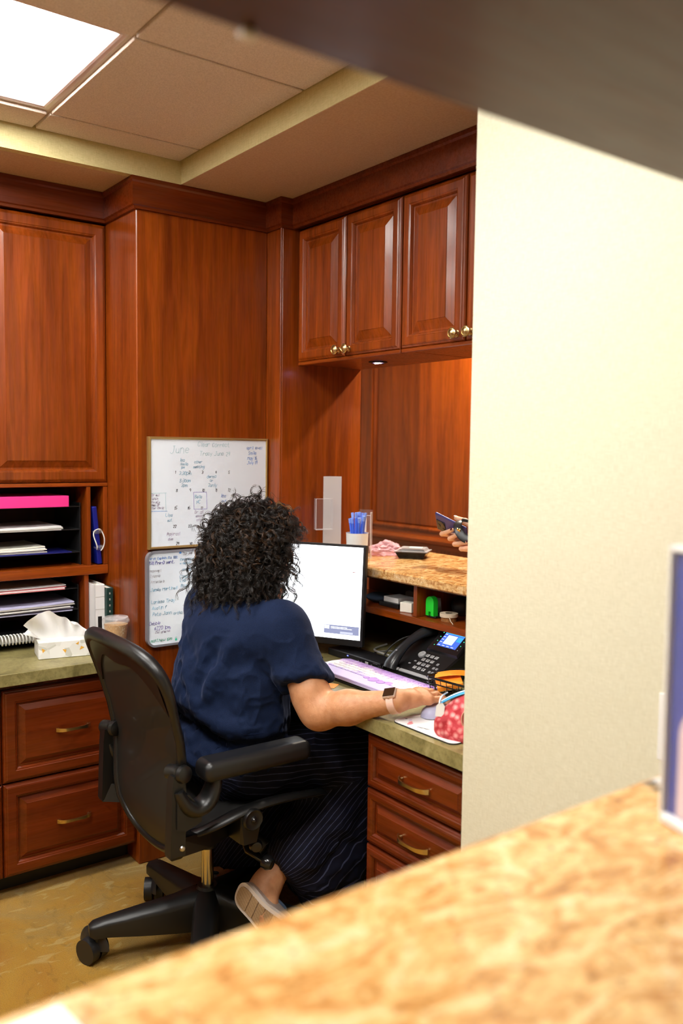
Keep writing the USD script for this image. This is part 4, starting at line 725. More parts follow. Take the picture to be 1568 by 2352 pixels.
# ================================================================ on the granite visitors counter
t = thing('sign_holder', 'tall acrylic sign holder with a leaflet pocket, against the cherry column on the granite', 'sign holder', (1.97, 2.67, 1.070))
SA = np.array([.94, -.342, 0]); SO = np.array([1.934, 2.694, 1.0705]); SNn = np.array([-.342, -.94, 0])
part(t, 'sheet', place(bx(0, .072, 0, .312, 0, .003, .0008), SO, SA, Z_, SNn), 'frosted_sheet'); plain('frosted_sheet', (.70, .66, .66), .3, transmission_weight=.25)
part(t, 'foot', place(bx(0, .072, 0, .003, .003, .055), SO, SA, Z_, SNn), 'clear_acrylic')
PK = SO-SA*.036+Z_*.11
for b_ in ((0, .068, 0, .118, .028, .030), (0, .068, 0, .002, .003, .030), (0, .002, 0, .118, .003, .030), (.066, .068, 0, .118, .003, .030)): part(t, 'pocket', place(bx(*b_), PK, SA, Z_, SNn), 'clear_acrylic')
part(t, 'pocket_edge', place([bx(0, .068, .1172, .1186, .0278, .0302), bx(-.0006, .0012, 0, .118, .0285, .0302), bx(0, .068, -.0006, .001, .028, .0302)], PK, SA, Z_, SNn), 'edge_white'); plain('edge_white', (.7, .66, .66), .2)
t = thing('straw_cup', 'white ribbed cup full of blue straws on the granite counter', 'cup', (1.985, 2.545, 1.070))
part(t, 'cup', lathe([(0, 0), (.036, 0), (.0375, .003), (.0415, .104), (.0425, .106), (.0405, .106), (.0355, .006), (0, .006)], (1.985, 2.545, 1.0705), n=40), 'white_plastic', smooth=40)
r = np.random.default_rng(12)
for k in range(16):
    a = k*2.4; q = .006+.020*(k%4)/3; p0 = np.array([1.985+q*math.cos(a)*.5, 2.545+q*math.sin(a)*.5, 1.079]); a2 = a+r.uniform(-.15, .15); L = r.uniform(.128, .156)
    d = np.array([math.cos(a2)*q*8, math.sin(a2)*q*8, 1.0]); d[:2] *= .9; d /= np.linalg.norm(d)
    s = d*L; s[:2] *= min(1, (.036/max(np.linalg.norm(p0[:2]+s[:2]*.72-np.array([1.985, 2.545])), 1e-6)))
    tt = thing('straw', 'short blue plastic straw in the white cup on the granite counter', 'straw', p0, 'blue straws in the white cup'); part(tt, 'tube', cyl(p0, p0+s, .0042, 12), 'straw_blue'); part(tt, 'tip', cyl(p0+s, p0+s*1.13, .0050, 12), 'straw_blue_light')
t = thing('leaflet_box', 'clear acrylic leaflet box with white cards, beside the straw cup on the granite', 'leaflet box', (2.08, 2.55, 1.070))
LA = np.array([.62, -.785, 0]); LN = np.array([-.785, -.62, 0]); LO = np.array([2.062, 2.632, 1.0705])
for b_ in ((0, .052, 0, .165, .030, .032), (0, .052, 0, .185, -.002, 0), (0, .002, 0, .175, 0, .030), (.05, .052, 0, .175, 0, .030), (0, .052, 0, .002, 0, .030)): part(t, 'wall', place(bx(*b_), LO, LA, Z_, LN), 'clear_acrylic')
part(t, 'edge', place([bx(-.0005, .001, 0, .178, .029, .0325), bx(.051, .0525, 0, .178, .029, .0325), bx(0, .052, .1645, .1665, .0295, .0325), bx(0, .0015, .17, .1765, 0, .03), bx(.0505, .052, .17, .1765, 0, .03)], LO, LA, Z_, LN), 'edge_white')
tt = sheets('card_stack', 'white printed cards inside the clear acrylic leaflet box', 'cards', 2.0, 2.01, 2.5, 2.51, 1.2, 0, .001, ['paper_white']); part(tt, 'card', place(bx(.004, .03, .003, .158, .006, .016), LO, LA, Z_, LN), 'paper_white'); part(tt, 'print', place([bx(.008, .026, .03+.013*k, .034+.013*k, .0161, .0164) for k in range(9)], LO, LA, Z_, LN), 'ink_grey')
ic = trimesh.creation.icosphere(4); vv = ic.vertices.copy(); vv = vv*(1+.9*(meshkit.fbm(vv*2.6+9, 3, seed=5)-.5)[:, None]); vv = vv*np.array([.068, .050, .036]); vv[:, 2] = np.maximum(vv[:, 2], -.018); ic.vertices = vv+np.array([2.205, 2.642, 1.0887]); single('plastic_bag', ic, 'pink_film', 'crumpled pinkish clear plastic bag on the granite behind the leaflet box', 'plastic bag', smooth=25)
t = thing('food_tray', 'small black takeaway tray with a clear lid on the granite counter', 'tray', (2.245, 2.50, 1.070))
TA = np.array([.60, -.80, 0]); TB = np.array([.80, .60, 0]); TO = np.array([2.235, 2.512, 1.0705])
part(t, 'tray', place(loops(.118, .10, [(.012, 0), (0, .022), (-.004, .023), (-.004, .025), (.002, .025), (.013, .003)], cap0=True, cap1=True), TO-TA*.059-TB*.05, TA, TB, Z_), 'black_gloss')
part(t, 'lid', place(loops(.122, .104, [(-.003, .0), (-.003, .003), (.006, .004), (.012, .013), (.016, .014)], cap1=True), TO-TA*.061-TB*.052+Z_*.0255, TA, TB, Z_), 'clear_lid')
part(t, 'sticker', place(prism(rrect(.05, .035, .004), 0, .0006), TO+TA*.012+Z_*.040, TA, TB, Z_), 'mint_paper'); plain('mint_paper', (.55, .72, .66), .5)
mat('tissue_card', {'g': ('geometry', {}), 'v': ('voronoi_texture', dict(scale=26)), 'r': ('rgb_ramp', dict(ramp=[(.2, (.84, .84, .82)), (.45, (.58, .58, .52)), (.6, (.74, .74, .70)), (.8, (.88, .88, .87))])), 'b': ('rgb_to_bw', {}), 'p': ('principled_bsdf', dict(roughness=.55))},
    [('g.position', 'v.vector'), ('v.color', 'b.color'), ('b.val', 'r.fac'), ('r.color', 'p.base_color')])
# ================================================================ mesh office chair, facing the desk
HC = np.array([1.209, 2.262])
t = CH = thing('office_chair', 'black mesh office chair with curved back frame and padded arms, under the seated person', 'office chair', (HC[0], HC[1], 0))
def hv(a, r, z): return np.array([HC[0]+r*math.cos(a), HC[1]+r*math.sin(a), z])
for k in range(5):
    a = math.radians(166+72*k); dr = np.array([math.cos(a), math.sin(a), 0]); sd = np.array([-dr[1], dr[0], 0])
    secs = []
    for r_, w_, zb, zt in ((.030, .040, .050, .165), (.10, .037, .056, .150), (.20, .033, .068, .138), (.30, .028, .082, .126), (.335, .025, .082, .120), (.347, .016, .088, .112)):
        c = hv(a, r_, 0); secs.append([c+sd*s*w_*q+Z_*z for s, q, z in ((-1, 1, zb), (1, 1, zb), (1, 1, zb+(zt-zb)*.72), (1, .62, zt), (-1, .62, zt), (-1, 1, zb+(zt-zb)*.72))])
    V = np.array(secs).reshape(-1, 3); F = []
    for i in range(5):
        for j in range(6): F.append((i*6+j, i*6+(j+1) % 6, i*6+6+(j+1) % 6, i*6+6+j))
    m = tri((V, np.array(F))); m = trimesh.Trimesh(m.vertices, np.vstack([m.faces, [(0, j, j+1) for j in range(1, 5)], [(30, 30+j+1, 30+j) for j in range(1, 5)]]), process=False); m.fix_normals()
    lg = part(t, 'base_leg', m, 'graphite_plastic', smooth=40)
    c = hv(a, .325, 0); tw = math.radians(35+50*k); ax = dr*math.cos(tw)+sd*math.sin(tw); fx = np.cross(ax, Z_); off = fx*.018
    cst = part(lg, 'caster', [cyl(c+off+ax*s*.004+Z_*.036, c+off+ax*s*.030+Z_*.036, .036, 28) for s in (-1, 1)]+[cyl(c+Z_*.06, c+Z_*.10, .009, 12)], 'black_plastic', smooth=40)
    hood = tube([c+off+Z_*.036+fx*.040*math.cos(q)+Z_*.040*math.sin(q) for q in np.linspace(.1, math.pi*.98, 14)], .012, 8, flat=(2.0, .35)); part(lg, 'caster_hood', hood, 'black_plastic', smooth=40)
part(t, 'hub', lathe([(0, .06), (.050, .062), (.052, .10), (.046, .14), (.034, .165), (.029, .172), (0, .172)], (*HC, 0), n=32), 'graphite_plastic', smooth=35)
part(t, 'gas_column', lathe([(0, .165), (.0185, .165), (.0185, .36), (0, .36)], (*HC, 0), n=28), 'chrome', smooth=40)
part(t, 'column_sleeve', lathe([(0, .285), (.027, .29), (.027, .345), (0, .345)], (*HC, 0), n=28), 'black_plastic', smooth=40)
CY = 2.242                              # centre line of seat and back
part(t, 'tilt_mechanism', hull([(x, CY+s*w_, z) for x, w_, z in ((1.09, .05, .36), (1.33, .05, .355), (1.09, .085, .42), (1.36, .085, .43), (1.12, .04, .335), (1.30, .04, .33)) for s in (-1, 1)]), 'black_plastic')
zz_ = [.36, .40, .45, .5, .56, .64, .72, .80, .88, .96, 1.02]; xx_ = [1.026, 1.006, .988, .983, .986, .990, .975, .952, .928, .899, .872]
def back_x(z): return np.interp(z, zz_, xx_)
# outline of the back frame: half width at height
LP = [(0, .962), (.10, .958), (.175, .944), (.222, .918), (.243, .880), (.244, .83), (.238, .77), (.232, .71), (.222, .65), (.205, .58), (.188, .50), (.165, .435), (.125, .392), (.06, .372), (0, .368)]
half = spline([(w_, z, 0) for w_, z in LP], 60)[:, :2]; half[0, 0] = half[-1, 0] = 0
full = np.vstack([half, (half*[-1, 1])[::-1][1:-1]])
LO_ = np.array([(back_x(z)-.012*abs(w_/.24)**2*0+.020*(abs(w_)/.24)**2, CY+w_, z) for w_, z in full])
rad = np.array([.012+.008*np.clip((z-.80)/.14, 0, 1) for w_, z in full])
m = tube(np.vstack([LO_, LO_[:2]]), np.r_[rad, rad[:2]], 12, flat=(1.0, 1.0)); part(t, 'back_frame', m, 'graphite_soft', smooth=60)
# mesh stretched in the frame
rows = np.linspace(0, 1, 30); G = []
for f in np.linspace(.02, .98, 42):
    i = f*(len(half)-1); w_ = np.interp(i, np.arange(len(half)), half[:, 0]); z = np.interp(i, np.arange(len(half)), half[:, 1])
    G.append([(back_x(z)+.020*(abs(w_*s)/.24)**2+.012*math.sin(math.pi*(z-.37)/.6)*(1-s*s)*-.4, CY+w_*s, z) for s in np.linspace(-.97, .97, 25)])
G = np.array(G); i, j = np.meshgrid(np.arange(41), np.arange(24), indexing='ij'); q = np.stack([i*25+j, (i+1)*25+j, (i+1)*25+j+1, i*25+j+1], -1).reshape(-1, 4)
part(t, 'back_mesh', (G.reshape(-1, 3), q), 'chair_mesh', smooth=True)
# broad upper lip of the frame
lip = []
for s in np.linspace(-1, 1, 29):
    w_ = .225*s; zt = np.interp(abs(w_), [0, .10, .175, .222], [.962, .958, .944, .918]); zb = zt-.046-.060*abs(s)**2.0-.02*math.cos(s*3.1)**2
    lip += [(back_x(zt)+.020*(abs(w_)/.24)**2-.011, CY+w_, zt-.002), (back_x(zb)+.020*(abs(w_)/.24)**2-.006, CY+w_, zb), (back_x(zb)+.020*(abs(w_)/.24)**2+.004, CY+w_, zb), (back_x(zt)+.020*(abs(w_)/.24)**2+.008, CY+w_, zt-.002)]
Fq = [(k*4+j, k*4+(j+1) % 4, k*4+4+(j+1) % 4, k*4+4+j) for k in range(28) for j in range(4)]; m = tri((np.array(lip), np.array(Fq))); m.fix_normals(); part(t, 'back_lip', m, 'graphite_soft', smooth=50)
mat('chair_mesh', {'g': ('geometry', {}), 's': ('separate_xyz', {}), 'w': ('math', dict(math_type='multiply', value2=700.0)), 'wz': ('math', dict(math_type='multiply', value2=260.0)), 'f': ('math', dict(math_type='sine')), 'fz': ('math', dict(math_type='sine')),
    'mx': ('math', dict(math_type='maximum')), 'gt': ('map_range', dict(from_min=.0, from_max=.9, to_min=.86, to_max=1.0, clamp=True)), 't': ('transparent_bsdf', {}), 'p': ('principled_bsdf', dict(base_color=(.010, .0092, .0085), roughness=.55)), 'x': ('mix_closure', dict(fac=.94))},
    [('g.position', 's.vector'), ('s.y', 'w.value1'), ('w.value', 'f.value1'), ('s.z', 'wz.value1'), ('wz.value', 'fz.value1'), ('f.value', 'mx.value1'), ('fz.value', 'mx.value2'), ('mx.value', 'gt.value'), ('t.BSDF', 'x.closure1'), ('p.BSDF', 'x.closure2')], surface='x.closure')
for s in (-1, 1):
    y = CY+s*.232; yo = CY+s*.240
    # upright of the yoke
    part(t, 'back_upright', hull([(x, y+dy, z) for x, z in ((.958, .425), (1.000, .425), (.968, .640), (1.000, .640), (.964, .60), (1.004, .58)) for dy in (-.017, .017)]+[(x, y+dy, z) for x, z in ((.965, .415), (.992, .415)) for dy in (-.010, .010)]), 'graphite_plastic')
    part(t, 'yoke_arm', [hull([(x, yy, z) for x, yy, z in ((.960, y-.016, .420), (.960, y+.016, .420), (.985, y-.016, .470), (.985, y+.016, .470), (1.27, CY+s*.085-.02, .385), (1.27, CY+s*.085+.02, .385), (1.27, CY+s*.085, .425), (1.10, y-s*.03, .40), (1.10, y-s*.03, .45), (.975, y, .412))])], 'graphite_plastic')
    kb = part(t, 'pivot_knob', [lathe([(0, -.038), (.013, -.038), (.020, -.032), (.021, -.006), (.018, .0), (.018, .012), (.024, .020), (.022, .032), (.012, .037), (0, .038)], (.990, CY+s*.226, .640), (0.25, -1, 0.1), 28)], 'graphite_soft', smooth=45)
    # arm bracket and pad
    ap = spline([(.982, yo, .600), (1.000, yo, .562), (1.030, yo, .540), (1.062, yo, .548), (1.084, yo, .580), (1.092, yo, .625)], 26); part(t, 'arm_bracket', [tube(ap, np.interp(np.linspace(0, 1, 26), [0, .3, .7, 1], [.024, .036, .035, .028]), 14, flat=(.62, 1.0), upv=(0, 1, 0.001)), hull([(x, yo+dy, z) for x, z in ((.975, .60), (.975, .50), (1.01, .585), (1.05, .535), (1.045, .505), (1.0, .49)) for dy in (-.014, .014)])], 'graphite_soft', smooth=50)
    pd_ = rbx(-.165, .165, -.045, .045, -.032, .024, .022, 20); v = pd_.vertices.copy(); v[:, 1] *= np.interp(v[:, 0], [-.165, -.05, .165], [.92, 1.05, .85]); v[:, 2] += .006*np.cos(v[:, 0]*9)-.004; pd_.vertices = v
    part(t, 'arm_pad', place(pd_, (1.213, CY+s*(.232+.012), .645), (math.cos(-.06*s-.04), math.sin(-.05), .02), (-math.sin(-.05), math.cos(.05), 0), (-.02, 0, 1)), 'arm_leather', smooth=50)
    # seat rail and bracket
    sr = spline([(1.02, CY+s*.19, .448), (1.08, CY+s*.215, .462), (1.17, CY+s*.232, .490), (1.26, CY+s*.236, .500), (1.38, CY+s*.230, .492), (1.47, CY+s*.20, .470)], 34)
    part(t, 'seat_rail', tube(sr, np.interp(np.linspace(0, 1, 34), [0, .3, 1], [.014, .020, .015]), 12, flat=(.62, 1.15), upv=(0, 1, .001)), 'graphite_plastic', smooth=50)
    part(t, 'seat_bracket', [hull([(x, CY+s*w_, z) for x, w_, z in ((1.165, .235, .49), (1.235, .235, .49), (1.165, .252, .485), (1.235, .252, .485), (1.175, .23, .40), (1.225, .23, .40), (1.18, .245, .40), (1.22, .245, .40), (1.19, .09, .385), (1.24, .09, .385))])], 'graphite_plastic')
    part(t, 'bracket_bolt', lathe([(0, .014), (.008, .014), (.010, .010), (.020, .009), (.027, .012), (.031, .006), (.031, 0), (0, 0)], (1.202, CY+s*.249, .472), (0, s, 0), 28), 'graphite_soft', smooth=35)
    part(t, 'bolt_head', lathe([(0, .005), (.005, .004), (.008, 0)], (1.202, CY+s*.262, .472), (0, s, 0), 12), 'black_gloss', smooth=40)
    part(t, 'upright_screw', lathe([(0, .004), (.006, .003), (.008, 0)], (.992, CY+s*.25, .445), (0, s, 0), 14), 'steel', smooth=40)
plain('arm_leather', (.009, .009, .010), .36)
sx = np.linspace(0, 1, 18); sy = np.linspace(-1, 1, 17); SG = np.array([[(1.03+.44*a, CY+b*.215*np.interp(a, [0, .4, 1], [.9, 1.05, .95]), np.interp(a, [0, .25, .55, .8, 1], [.455, .468, .488, .486, .462])-.012*(1-b*b)) for b in sy] for a in sx])
i, j = np.meshgrid(np.arange(17), np.arange(16), indexing='ij'); q = np.stack([i*17+j, (i+1)*17+j, (i+1)*17+j+1, i*17+j+1], -1).reshape(-1, 4); part(t, 'seat_mesh', (SG.reshape(-1, 3), q), 'chair_mesh', smooth=True)
part(t, 'front_roll', tube([(1.47, CY+k*.20, .462-.012*(1-k*k)) for k in np.linspace(-1, 1, 17)], .014, 10), 'graphite_plastic', smooth=50)
# levers on the near side
part(t, 'lever', [tube([(1.24, CY-.09, .375), (1.235, CY-.17, .380), (1.228, CY-.225, .382)], .009, 8), lathe([(0, .022), (.014, .02), (.019, .010), (.017, 0), (0, 0)], (1.228, CY-.222, .382), (-.3, -1, 0), 24)], 'black_gloss', smooth=45)
part(t, 'lever', [tube([(1.27, CY-.08, .36), (1.25, CY-.15, .33), (1.262, CY-.222, .322)], .012, 8), lathe([(0, .030), (.014, .028), (.021, .016), (.019, 0), (0, 0)], (1.262, CY-.215, .322), (.5, -1, -.2), 24)], 'black_gloss', smooth=45)
part(t, 'tension_knob', tube([(1.29, CY-.05, .345), (1.33, CY-.11, .30)], [.03, .024], 14), 'black_plastic', smooth=45)
# ================================================================ people: signed distances -> one continuous surface
def smin(a, b, k): h = np.clip(.5+.5*(b-a)/k, 0, 1); return b+(a-b)*h-k*h*(1-h)
def sd_cone(p, a, b, ra, rb, sq=None):
    a, b = np.asarray(a, float), np.asarray(b, float); d = b-a; t = np.clip(((p-a)@d)/(d@d+1e-12), 0, 1); e = p-(a+t[..., None]*d)
    if sq is not None:
        ax, f = np.asarray(sq[0], float), sq[1]; e = e+((f-1)*(e@ax))[..., None]*ax
    return np.linalg.norm(e, axis=-1)-(ra+(rb-ra)*t)
def sd_ell(p, c, r, R=None):
    q = p-np.asarray(c, float)
    if R is not None: q = q@np.asarray(R).T
    r = np.asarray(r, float); k0 = np.linalg.norm(q/r, axis=-1); k1 = np.linalg.norm(q/(r*r), axis=-1); return np.where(k1 > 1e-9, k0*(k0-1)/np.maximum(k1, 1e-9), -r.min())
TETS = np.array([(0, 5, 1, 6), (0, 1, 2, 6), (0, 2, 3, 6), (0, 3, 7, 6), (0, 7, 4, 6), (0, 4, 5, 6)])
CORN = np.array([(0, 0, 0), (1, 0, 0), (1, 1, 0), (0, 1, 0), (0, 0, 1), (1, 0, 1), (1, 1, 1), (0, 1, 1)])
def march(F, org, h):
    """zero surface of a sampled field by marching tetrahedra"""
    n = np.array(F.shape); s = F < 0; c = sum(s[a:n[0]-1+a, b:n[1]-1+b, d:n[2]-1+d].astype(np.int8) for a, b, d in CORN)
    cells = np.argwhere((c > 0) & (c < 8)); st = np.array([n[1]*n[2], n[2], 1]); base = cells@st; idx = base[:, None]+CORN@st; f = F.ravel()
    A = []; B = []; O = []
    for T in TETS:
        t = idx[:, T]; v = f[t]; ins = v < 0; k = ins.sum(1)
        for cnt in (1, 3):
            sel = k == cnt; tt = t[sel]; ii = ins[sel]
            if cnt == 3: ii = ~ii
            o = np.argmax(ii, 1); r = np.arange(len(tt)); lone = tt[r, o]; oth = np.stack([tt[r, (o+j) % 4] for j in (1, 2, 3)], 1)
            A.append(np.stack([lone]*3, 1)); B.append(oth); O.append(np.full(len(tt), 1 if cnt == 1 else -1))
        sel = k == 2; tt = t[sel]; ii = ins[sel]; order = np.argsort(~ii, axis=1, kind='stable'); a, b, cc, d = (tt[np.arange(len(tt)), order[:, j]] for j in range(4))
        A.append(np.stack([a, a, b], 1)); B.append(np.stack([cc, d, cc], 1)); O.append(np.ones(len(tt))); A.append(np.stack([a, b, b], 1)); B.append(np.stack([d, d, cc], 1)); O.append(np.ones(len(tt)))
    A = np.vstack(A); B = np.vstack(B); O = np.concatenate(O); lo = np.minimum(A, B).astype(np.int64); hi = np.maximum(A, B).astype(np.int64)
    key, inv = np.unique(lo*F.size+hi, return_inverse=True); l, g = key//F.size, key % F.size; fl, fg = f[l], f[g]; t = (fl/(fl-fg))[:, None]
    pos = lambda q: np.stack(np.unravel_index(q, F.shape), 1).astype(float)
    V = np.asarray(org)+h*(pos(l)*(1-t)+pos(g)*t); tri_ = inv.reshape(-1, 3)
    # orientation: outward = from inside to outside
    pa = np.asarray(org)+h*pos(A.ravel()); pb = np.asarray(org)+h*pos(B.ravel()); sgn = (pb-pa).reshape(-1, 3, 3).mean(1)*O[:, None]
    nrm = np.cross(V[tri_[:, 1]]-V[tri_[:, 0]], V[tri_[:, 2]]-V[tri_[:, 0]]); fl_ = (nrm*sgn).sum(1) < 0; tri_[fl_] = tri_[fl_][:, ::-1]
    ok = (tri_[:, 0] != tri_[:, 1]) & (tri_[:, 1] != tri_[:, 2]) & (tri_[:, 0] != tri_[:, 2]); return trimesh.Trimesh(V, tri_[ok], process=False)
def solid(prims, h, k=.03, cut=(), pad=.05, smooth_=4, groups=(), kg=.03):
    """prims: ('c', a, b, ra, rb) cones, ('e', centre, radii[, R]) ellipsoids, optional own blend last; cut: (point, normal) planes kept on the side against the normal"""
    bb = []; allp = list(prims)+[q for g in groups for q in g[0]]
    for q in allp: bb += [np.minimum(q[1], q[2])-max(q[3], q[4]), np.maximum(q[1], q[2])+max(q[3], q[4])] if q[0] == 'c' else [np.asarray(q[1])-max(q[2]), np.asarray(q[1])+max(q[2])]
    lo = np.min(bb, 0)-pad; hi = np.max(bb, 0)+pad; n = np.ceil((hi-lo)/h).astype(int)+1
    def field(prims, cut):
     F = np.full(n, .25, np.float64)
     for q in prims:
        if q[0] == 'c': a = np.minimum(q[1], q[2])-max(q[3], q[4])-.09; b = np.maximum(q[1], q[2])+max(q[3], q[4])+.09
        else: a = np.asarray(q[1])-max(q[2])-.09; b = np.asarray(q[1])+max(q[2])+.09
        i0 = np.maximum(((a-lo)/h).astype(int), 0); i1 = np.minimum(((b-lo)/h).astype(int)+2, n); sl = tuple(slice(x, y) for x, y in zip(i0, i1))
        P = np.stack(np.meshgrid(*[lo[d]+h*np.arange(i0[d], i1[d]) for d in range(3)], indexing='ij'), -1)
        kk = k
        if q[0] == 'c': d_ = sd_cone(P, *q[1:5], q[5] if len(q) > 5 and q[5] is not None else None); kk = q[6] if len(q) > 6 else k
        else: d_ = sd_ell(P, q[1], q[2], q[3] if len(q) > 3 else None); kk = q[4] if len(q) > 4 else k
        F[sl] = np.maximum(F[sl], -d_) if q[0] == 'x' else smin(F[sl], d_, kk)
     if cut:
        P = np.stack(np.meshgrid(*[lo[d]+h*np.arange(n[d]) for d in range(3)], indexing='ij'), -1)
        for p0, nn in cut: F = -smin(-F, -((P-np.asarray(p0))@(np.asarray(nn, float)/np.linalg.norm(nn))), .010)
     return F
    F = field(prims, cut)
    for g in groups: F = smin(F, field(*g), kg)
    F[0] = F[-1] = .2; F[:, 0] = F[:, -1] = .2; F[:, :, 0] = F[:, :, -1] = .2; F = np.where(np.abs(F) < 1e-7, 1e-7, F)
    m = march(F, lo, h)
    if smooth_: trimesh.smoothing.filter_taubin(m, lamb=.5, nu=.53, iterations=smooth_)
    return m
def folds(m, amp, scale, seed, ridge=True, where=None):
    n = m.vertex_normals; q = meshkit.fbm(m.vertices*np.asarray(scale), 3, seed=seed); q = (1-np.abs(2*q-1))**2-.5 if ridge else q-.5
    a = amp if where is None else amp*where(m.vertices); m.vertices = m.vertices+n*(q*a)[:, None]; return m
def join(a, b):
    try:
        A, B = (m3.Manifold(m3.Mesh(np.asarray(x.vertices, np.float32), np.asarray(x.faces, np.uint32))) for x in (a, b)); c = A+B
        if c.num_tri() > 0 and A.status() == m3.Error.NoError and B.status() == m3.Error.NoError: return tri(c)
    except Exception: pass
    return trimesh.util.concatenate([a, b])
def skin(name, c0, c1):
    mat(name, {'g': ('geometry', {}), 'n': ('noise_texture', dict(scale=38, detail=4, roughness=.6)), 'n2': ('noise_texture', dict(scale=420, detail=2)), 'r': ('rgb_ramp', dict(ramp=[(.35, c0), (.65, c1)])), 'bu': ('bump', dict(strength=.25, distance=.0012)),
        'p': ('principled_bsdf', dict(roughness=.48, specular_ior_level=.4, subsurface_weight=.12, subsurface_radius=(.9, .35, .2), subsurface_scale=.006))},
        [('g.position', 'n.vector'), ('g.position', 'n2.vector'), ('n.fac', 'r.fac'), ('r.color', 'p.base_color'), ('n2.fac', 'bu.height'), ('bu.normal', 'p.normal')])
skin('skin_tan', (.50, .225, .105), (.60, .30, .155)); skin('skin_pale', (.60, .34, .22), (.68, .42, .29))
def cloth(name, c0, c1, k=900):
    mat(name, {'g': ('geometry', {}), 'mp': ('mapping', dict(scale=(.30, .30, 1))), 'n': ('noise_texture', dict(scale=k, detail=3)), 'r': ('rgb_ramp', dict(ramp=[(.35, c0), (.65, c1)])), 'bu': ('bump', dict(strength=.35, distance=.001)), 'p': ('principled_bsdf', dict(roughness=.85, sheen_weight=.12, sheen_roughness=.4, sheen_tint=(.5, .6, 1.0), specular_ior_level=.15))},
        [('g.position', 'mp.vector'), ('mp.vector', 'n.vector'), ('n.fac', 'r.fac'), ('r.color', 'p.base_color'), ('n.fac', 'bu.height'), ('bu.normal', 'p.normal')])
cloth('navy_cotton', (.0035, .0085, .030), (.0060, .0145, .048)); cloth('plum_cotton', (.05, .01, .02), (.07, .015, .03)); cloth('black_cotton', (.010, .010, .012), (.016, .016, .018))
# pinstriped trousers: st.x runs across the stripes
mat('pinstripe', {'a': ('attribute', dict(attribute='st')), 's': ('separate_xyz', {}), 'f': ('math', dict(math_type='fraction')), 'c': ('math', dict(math_type='compare', value2=.5, value3=.07)), 'g': ('geometry', {}), 'n': ('noise_texture', dict(scale=500, detail=2)), 'm': ('math', dict(math_type='multiply')),
    'x': ('mix', dict(color1=(.0045, .005, .015), color2=(.10, .115, .22))), 'p': ('principled_bsdf', dict(roughness=.8, specular_ior_level=.2))},
    [('a.vector', 's.vector'), ('s.x', 'f.value1'), ('f.value', 'c.value1'), ('g.position', 'n.vector'), ('c.value', 'm.value1'), ('n.fac', 'm.value2'), ('m.value', 'x.fac'), ('x.color', 'p.base_color')])

# ---------------------------------------------------------------- the seated person
A3 = lambda *q: np.array(q, float)
SHR, SHL = A3(1.352, 2.085, .962), A3(1.335, 2.470, .975)
ELR, WRR = A3(1.392, 1.945, .752), A3(1.495, 1.735, .815)
ELL_, WRL = A3(1.455, 2.505, .800), A3(1.475, 2.345, .975)
HIPC = A3(1.315, 2.275, .57)
WM = thing('person', 'person with dark curly hair in a navy tee and pinstriped trousers, seated at the computer', 'person', (1.315, 2.275, 0))
body_p = [('e', (1.325, 2.275, .60), (.125, .175, .11)), ('e', (1.310, 2.275, .76), (.115, .165, .14)), ('e', (1.35, 2.275, .90), (.105, .165, .13)), ('c', SHR, SHL, .050, .050),
    ('c', (1.36, 2.275, 1.0), (1.385, 2.275, 1.10), .058, .050), ('e', (1.398, 2.275, 1.178), (.090, .073, .108)), ('e', (1.425, 2.275, 1.145), (.062, .058, .075)), ('e', (1.470, 2.275, 1.092), (.026, .030, .022)),
    ('c', (1.492, 2.275, 1.19), (1.506, 2.275, 1.152), .008, .013, None, .012), ('e', (1.478, 2.275, 1.118), (.016, .024, .010), None, .008), ('e', (1.478, 2.275, 1.106), (.015, .021, .009), None, .008), ('e', (1.39, 2.201, 1.165), (.024, .008, .032), None, .008), ('e', (1.39, 2.349, 1.165), (.024, .008, .032), None, .008),
    ('c', SHR, ELR, .056, .047), ('e', tuple(ELR*.8+SHR*.2+A3(-.004, .0, 0)), (.052, .050, .062)), ('c', ELR+A3(-.002, .004, -.002), ELR+A3(.0, -.004, 0), .042, .041), ('c', ELR, ELR*.62+WRR*.38, .044, .044), ('c', ELR*.62+WRR*.38, WRR, .044, .029),
    ('c', SHL, ELL_, .056, .043), ('c', ELL_, ELL_*.65+WRL*.35, .041, .041), ('c', ELL_*.65+WRL*.35, WRL, .041, .028)]
# lower legs and feet inside trousers and shoes
KNR, ANR = A3(1.70, 2.13, .505), A3(1.326, 2.112, .202); KNL, ANL = A3(1.70, 2.41, .505), A3(1.36, 2.43, .105)
FR0 = A3(1.236, 2.135, .200); FRa = A3(.09, -.955, -.27); FRa /= np.linalg.norm(FRa); FRn = A3(-.86, -.36, .22); FRn -= FRa*(FRn@FRa); FRn /= np.linalg.norm(FRn); FRw = np.cross(FRn, FRa)
FL0 = A3(1.30, 2.43, .035); FLa = A3(.995, .05, -.05); FLa /= np.linalg.norm(FLa); FLn = A3(0, 0, -1.); FLn -= FLa*(FLn@FLa); FLn /= np.linalg.norm(FLn); FLw = np.cross(FLn, FLa)
body_p += [('c', A3(1.32, 2.185, .565), KNR, .085, .060), ('c', A3(1.32, 2.365, .565), KNL, .085, .060)]
for K_, N_, F0, Fa, Fn in ((KNR, ANR, FR0, FRa, FRn), (KNL, ANL, FL0, FLa, FLn)):
    body_p += [('c', K_, K_*.6+N_*.4, .055, .054), ('c', K_*.6+N_*.4, N_, .052, .036), ('c', N_, F0+Fa*.03-Fn*.045, .036, .034), ('c', N_, F0+Fa*.13-Fn*.03, .033, .026), ('c', F0+Fa*.13-Fn*.03, F0+Fa*.20-Fn*.022, .030, .018)]
bm = solid(body_p, .0075, k=.028)
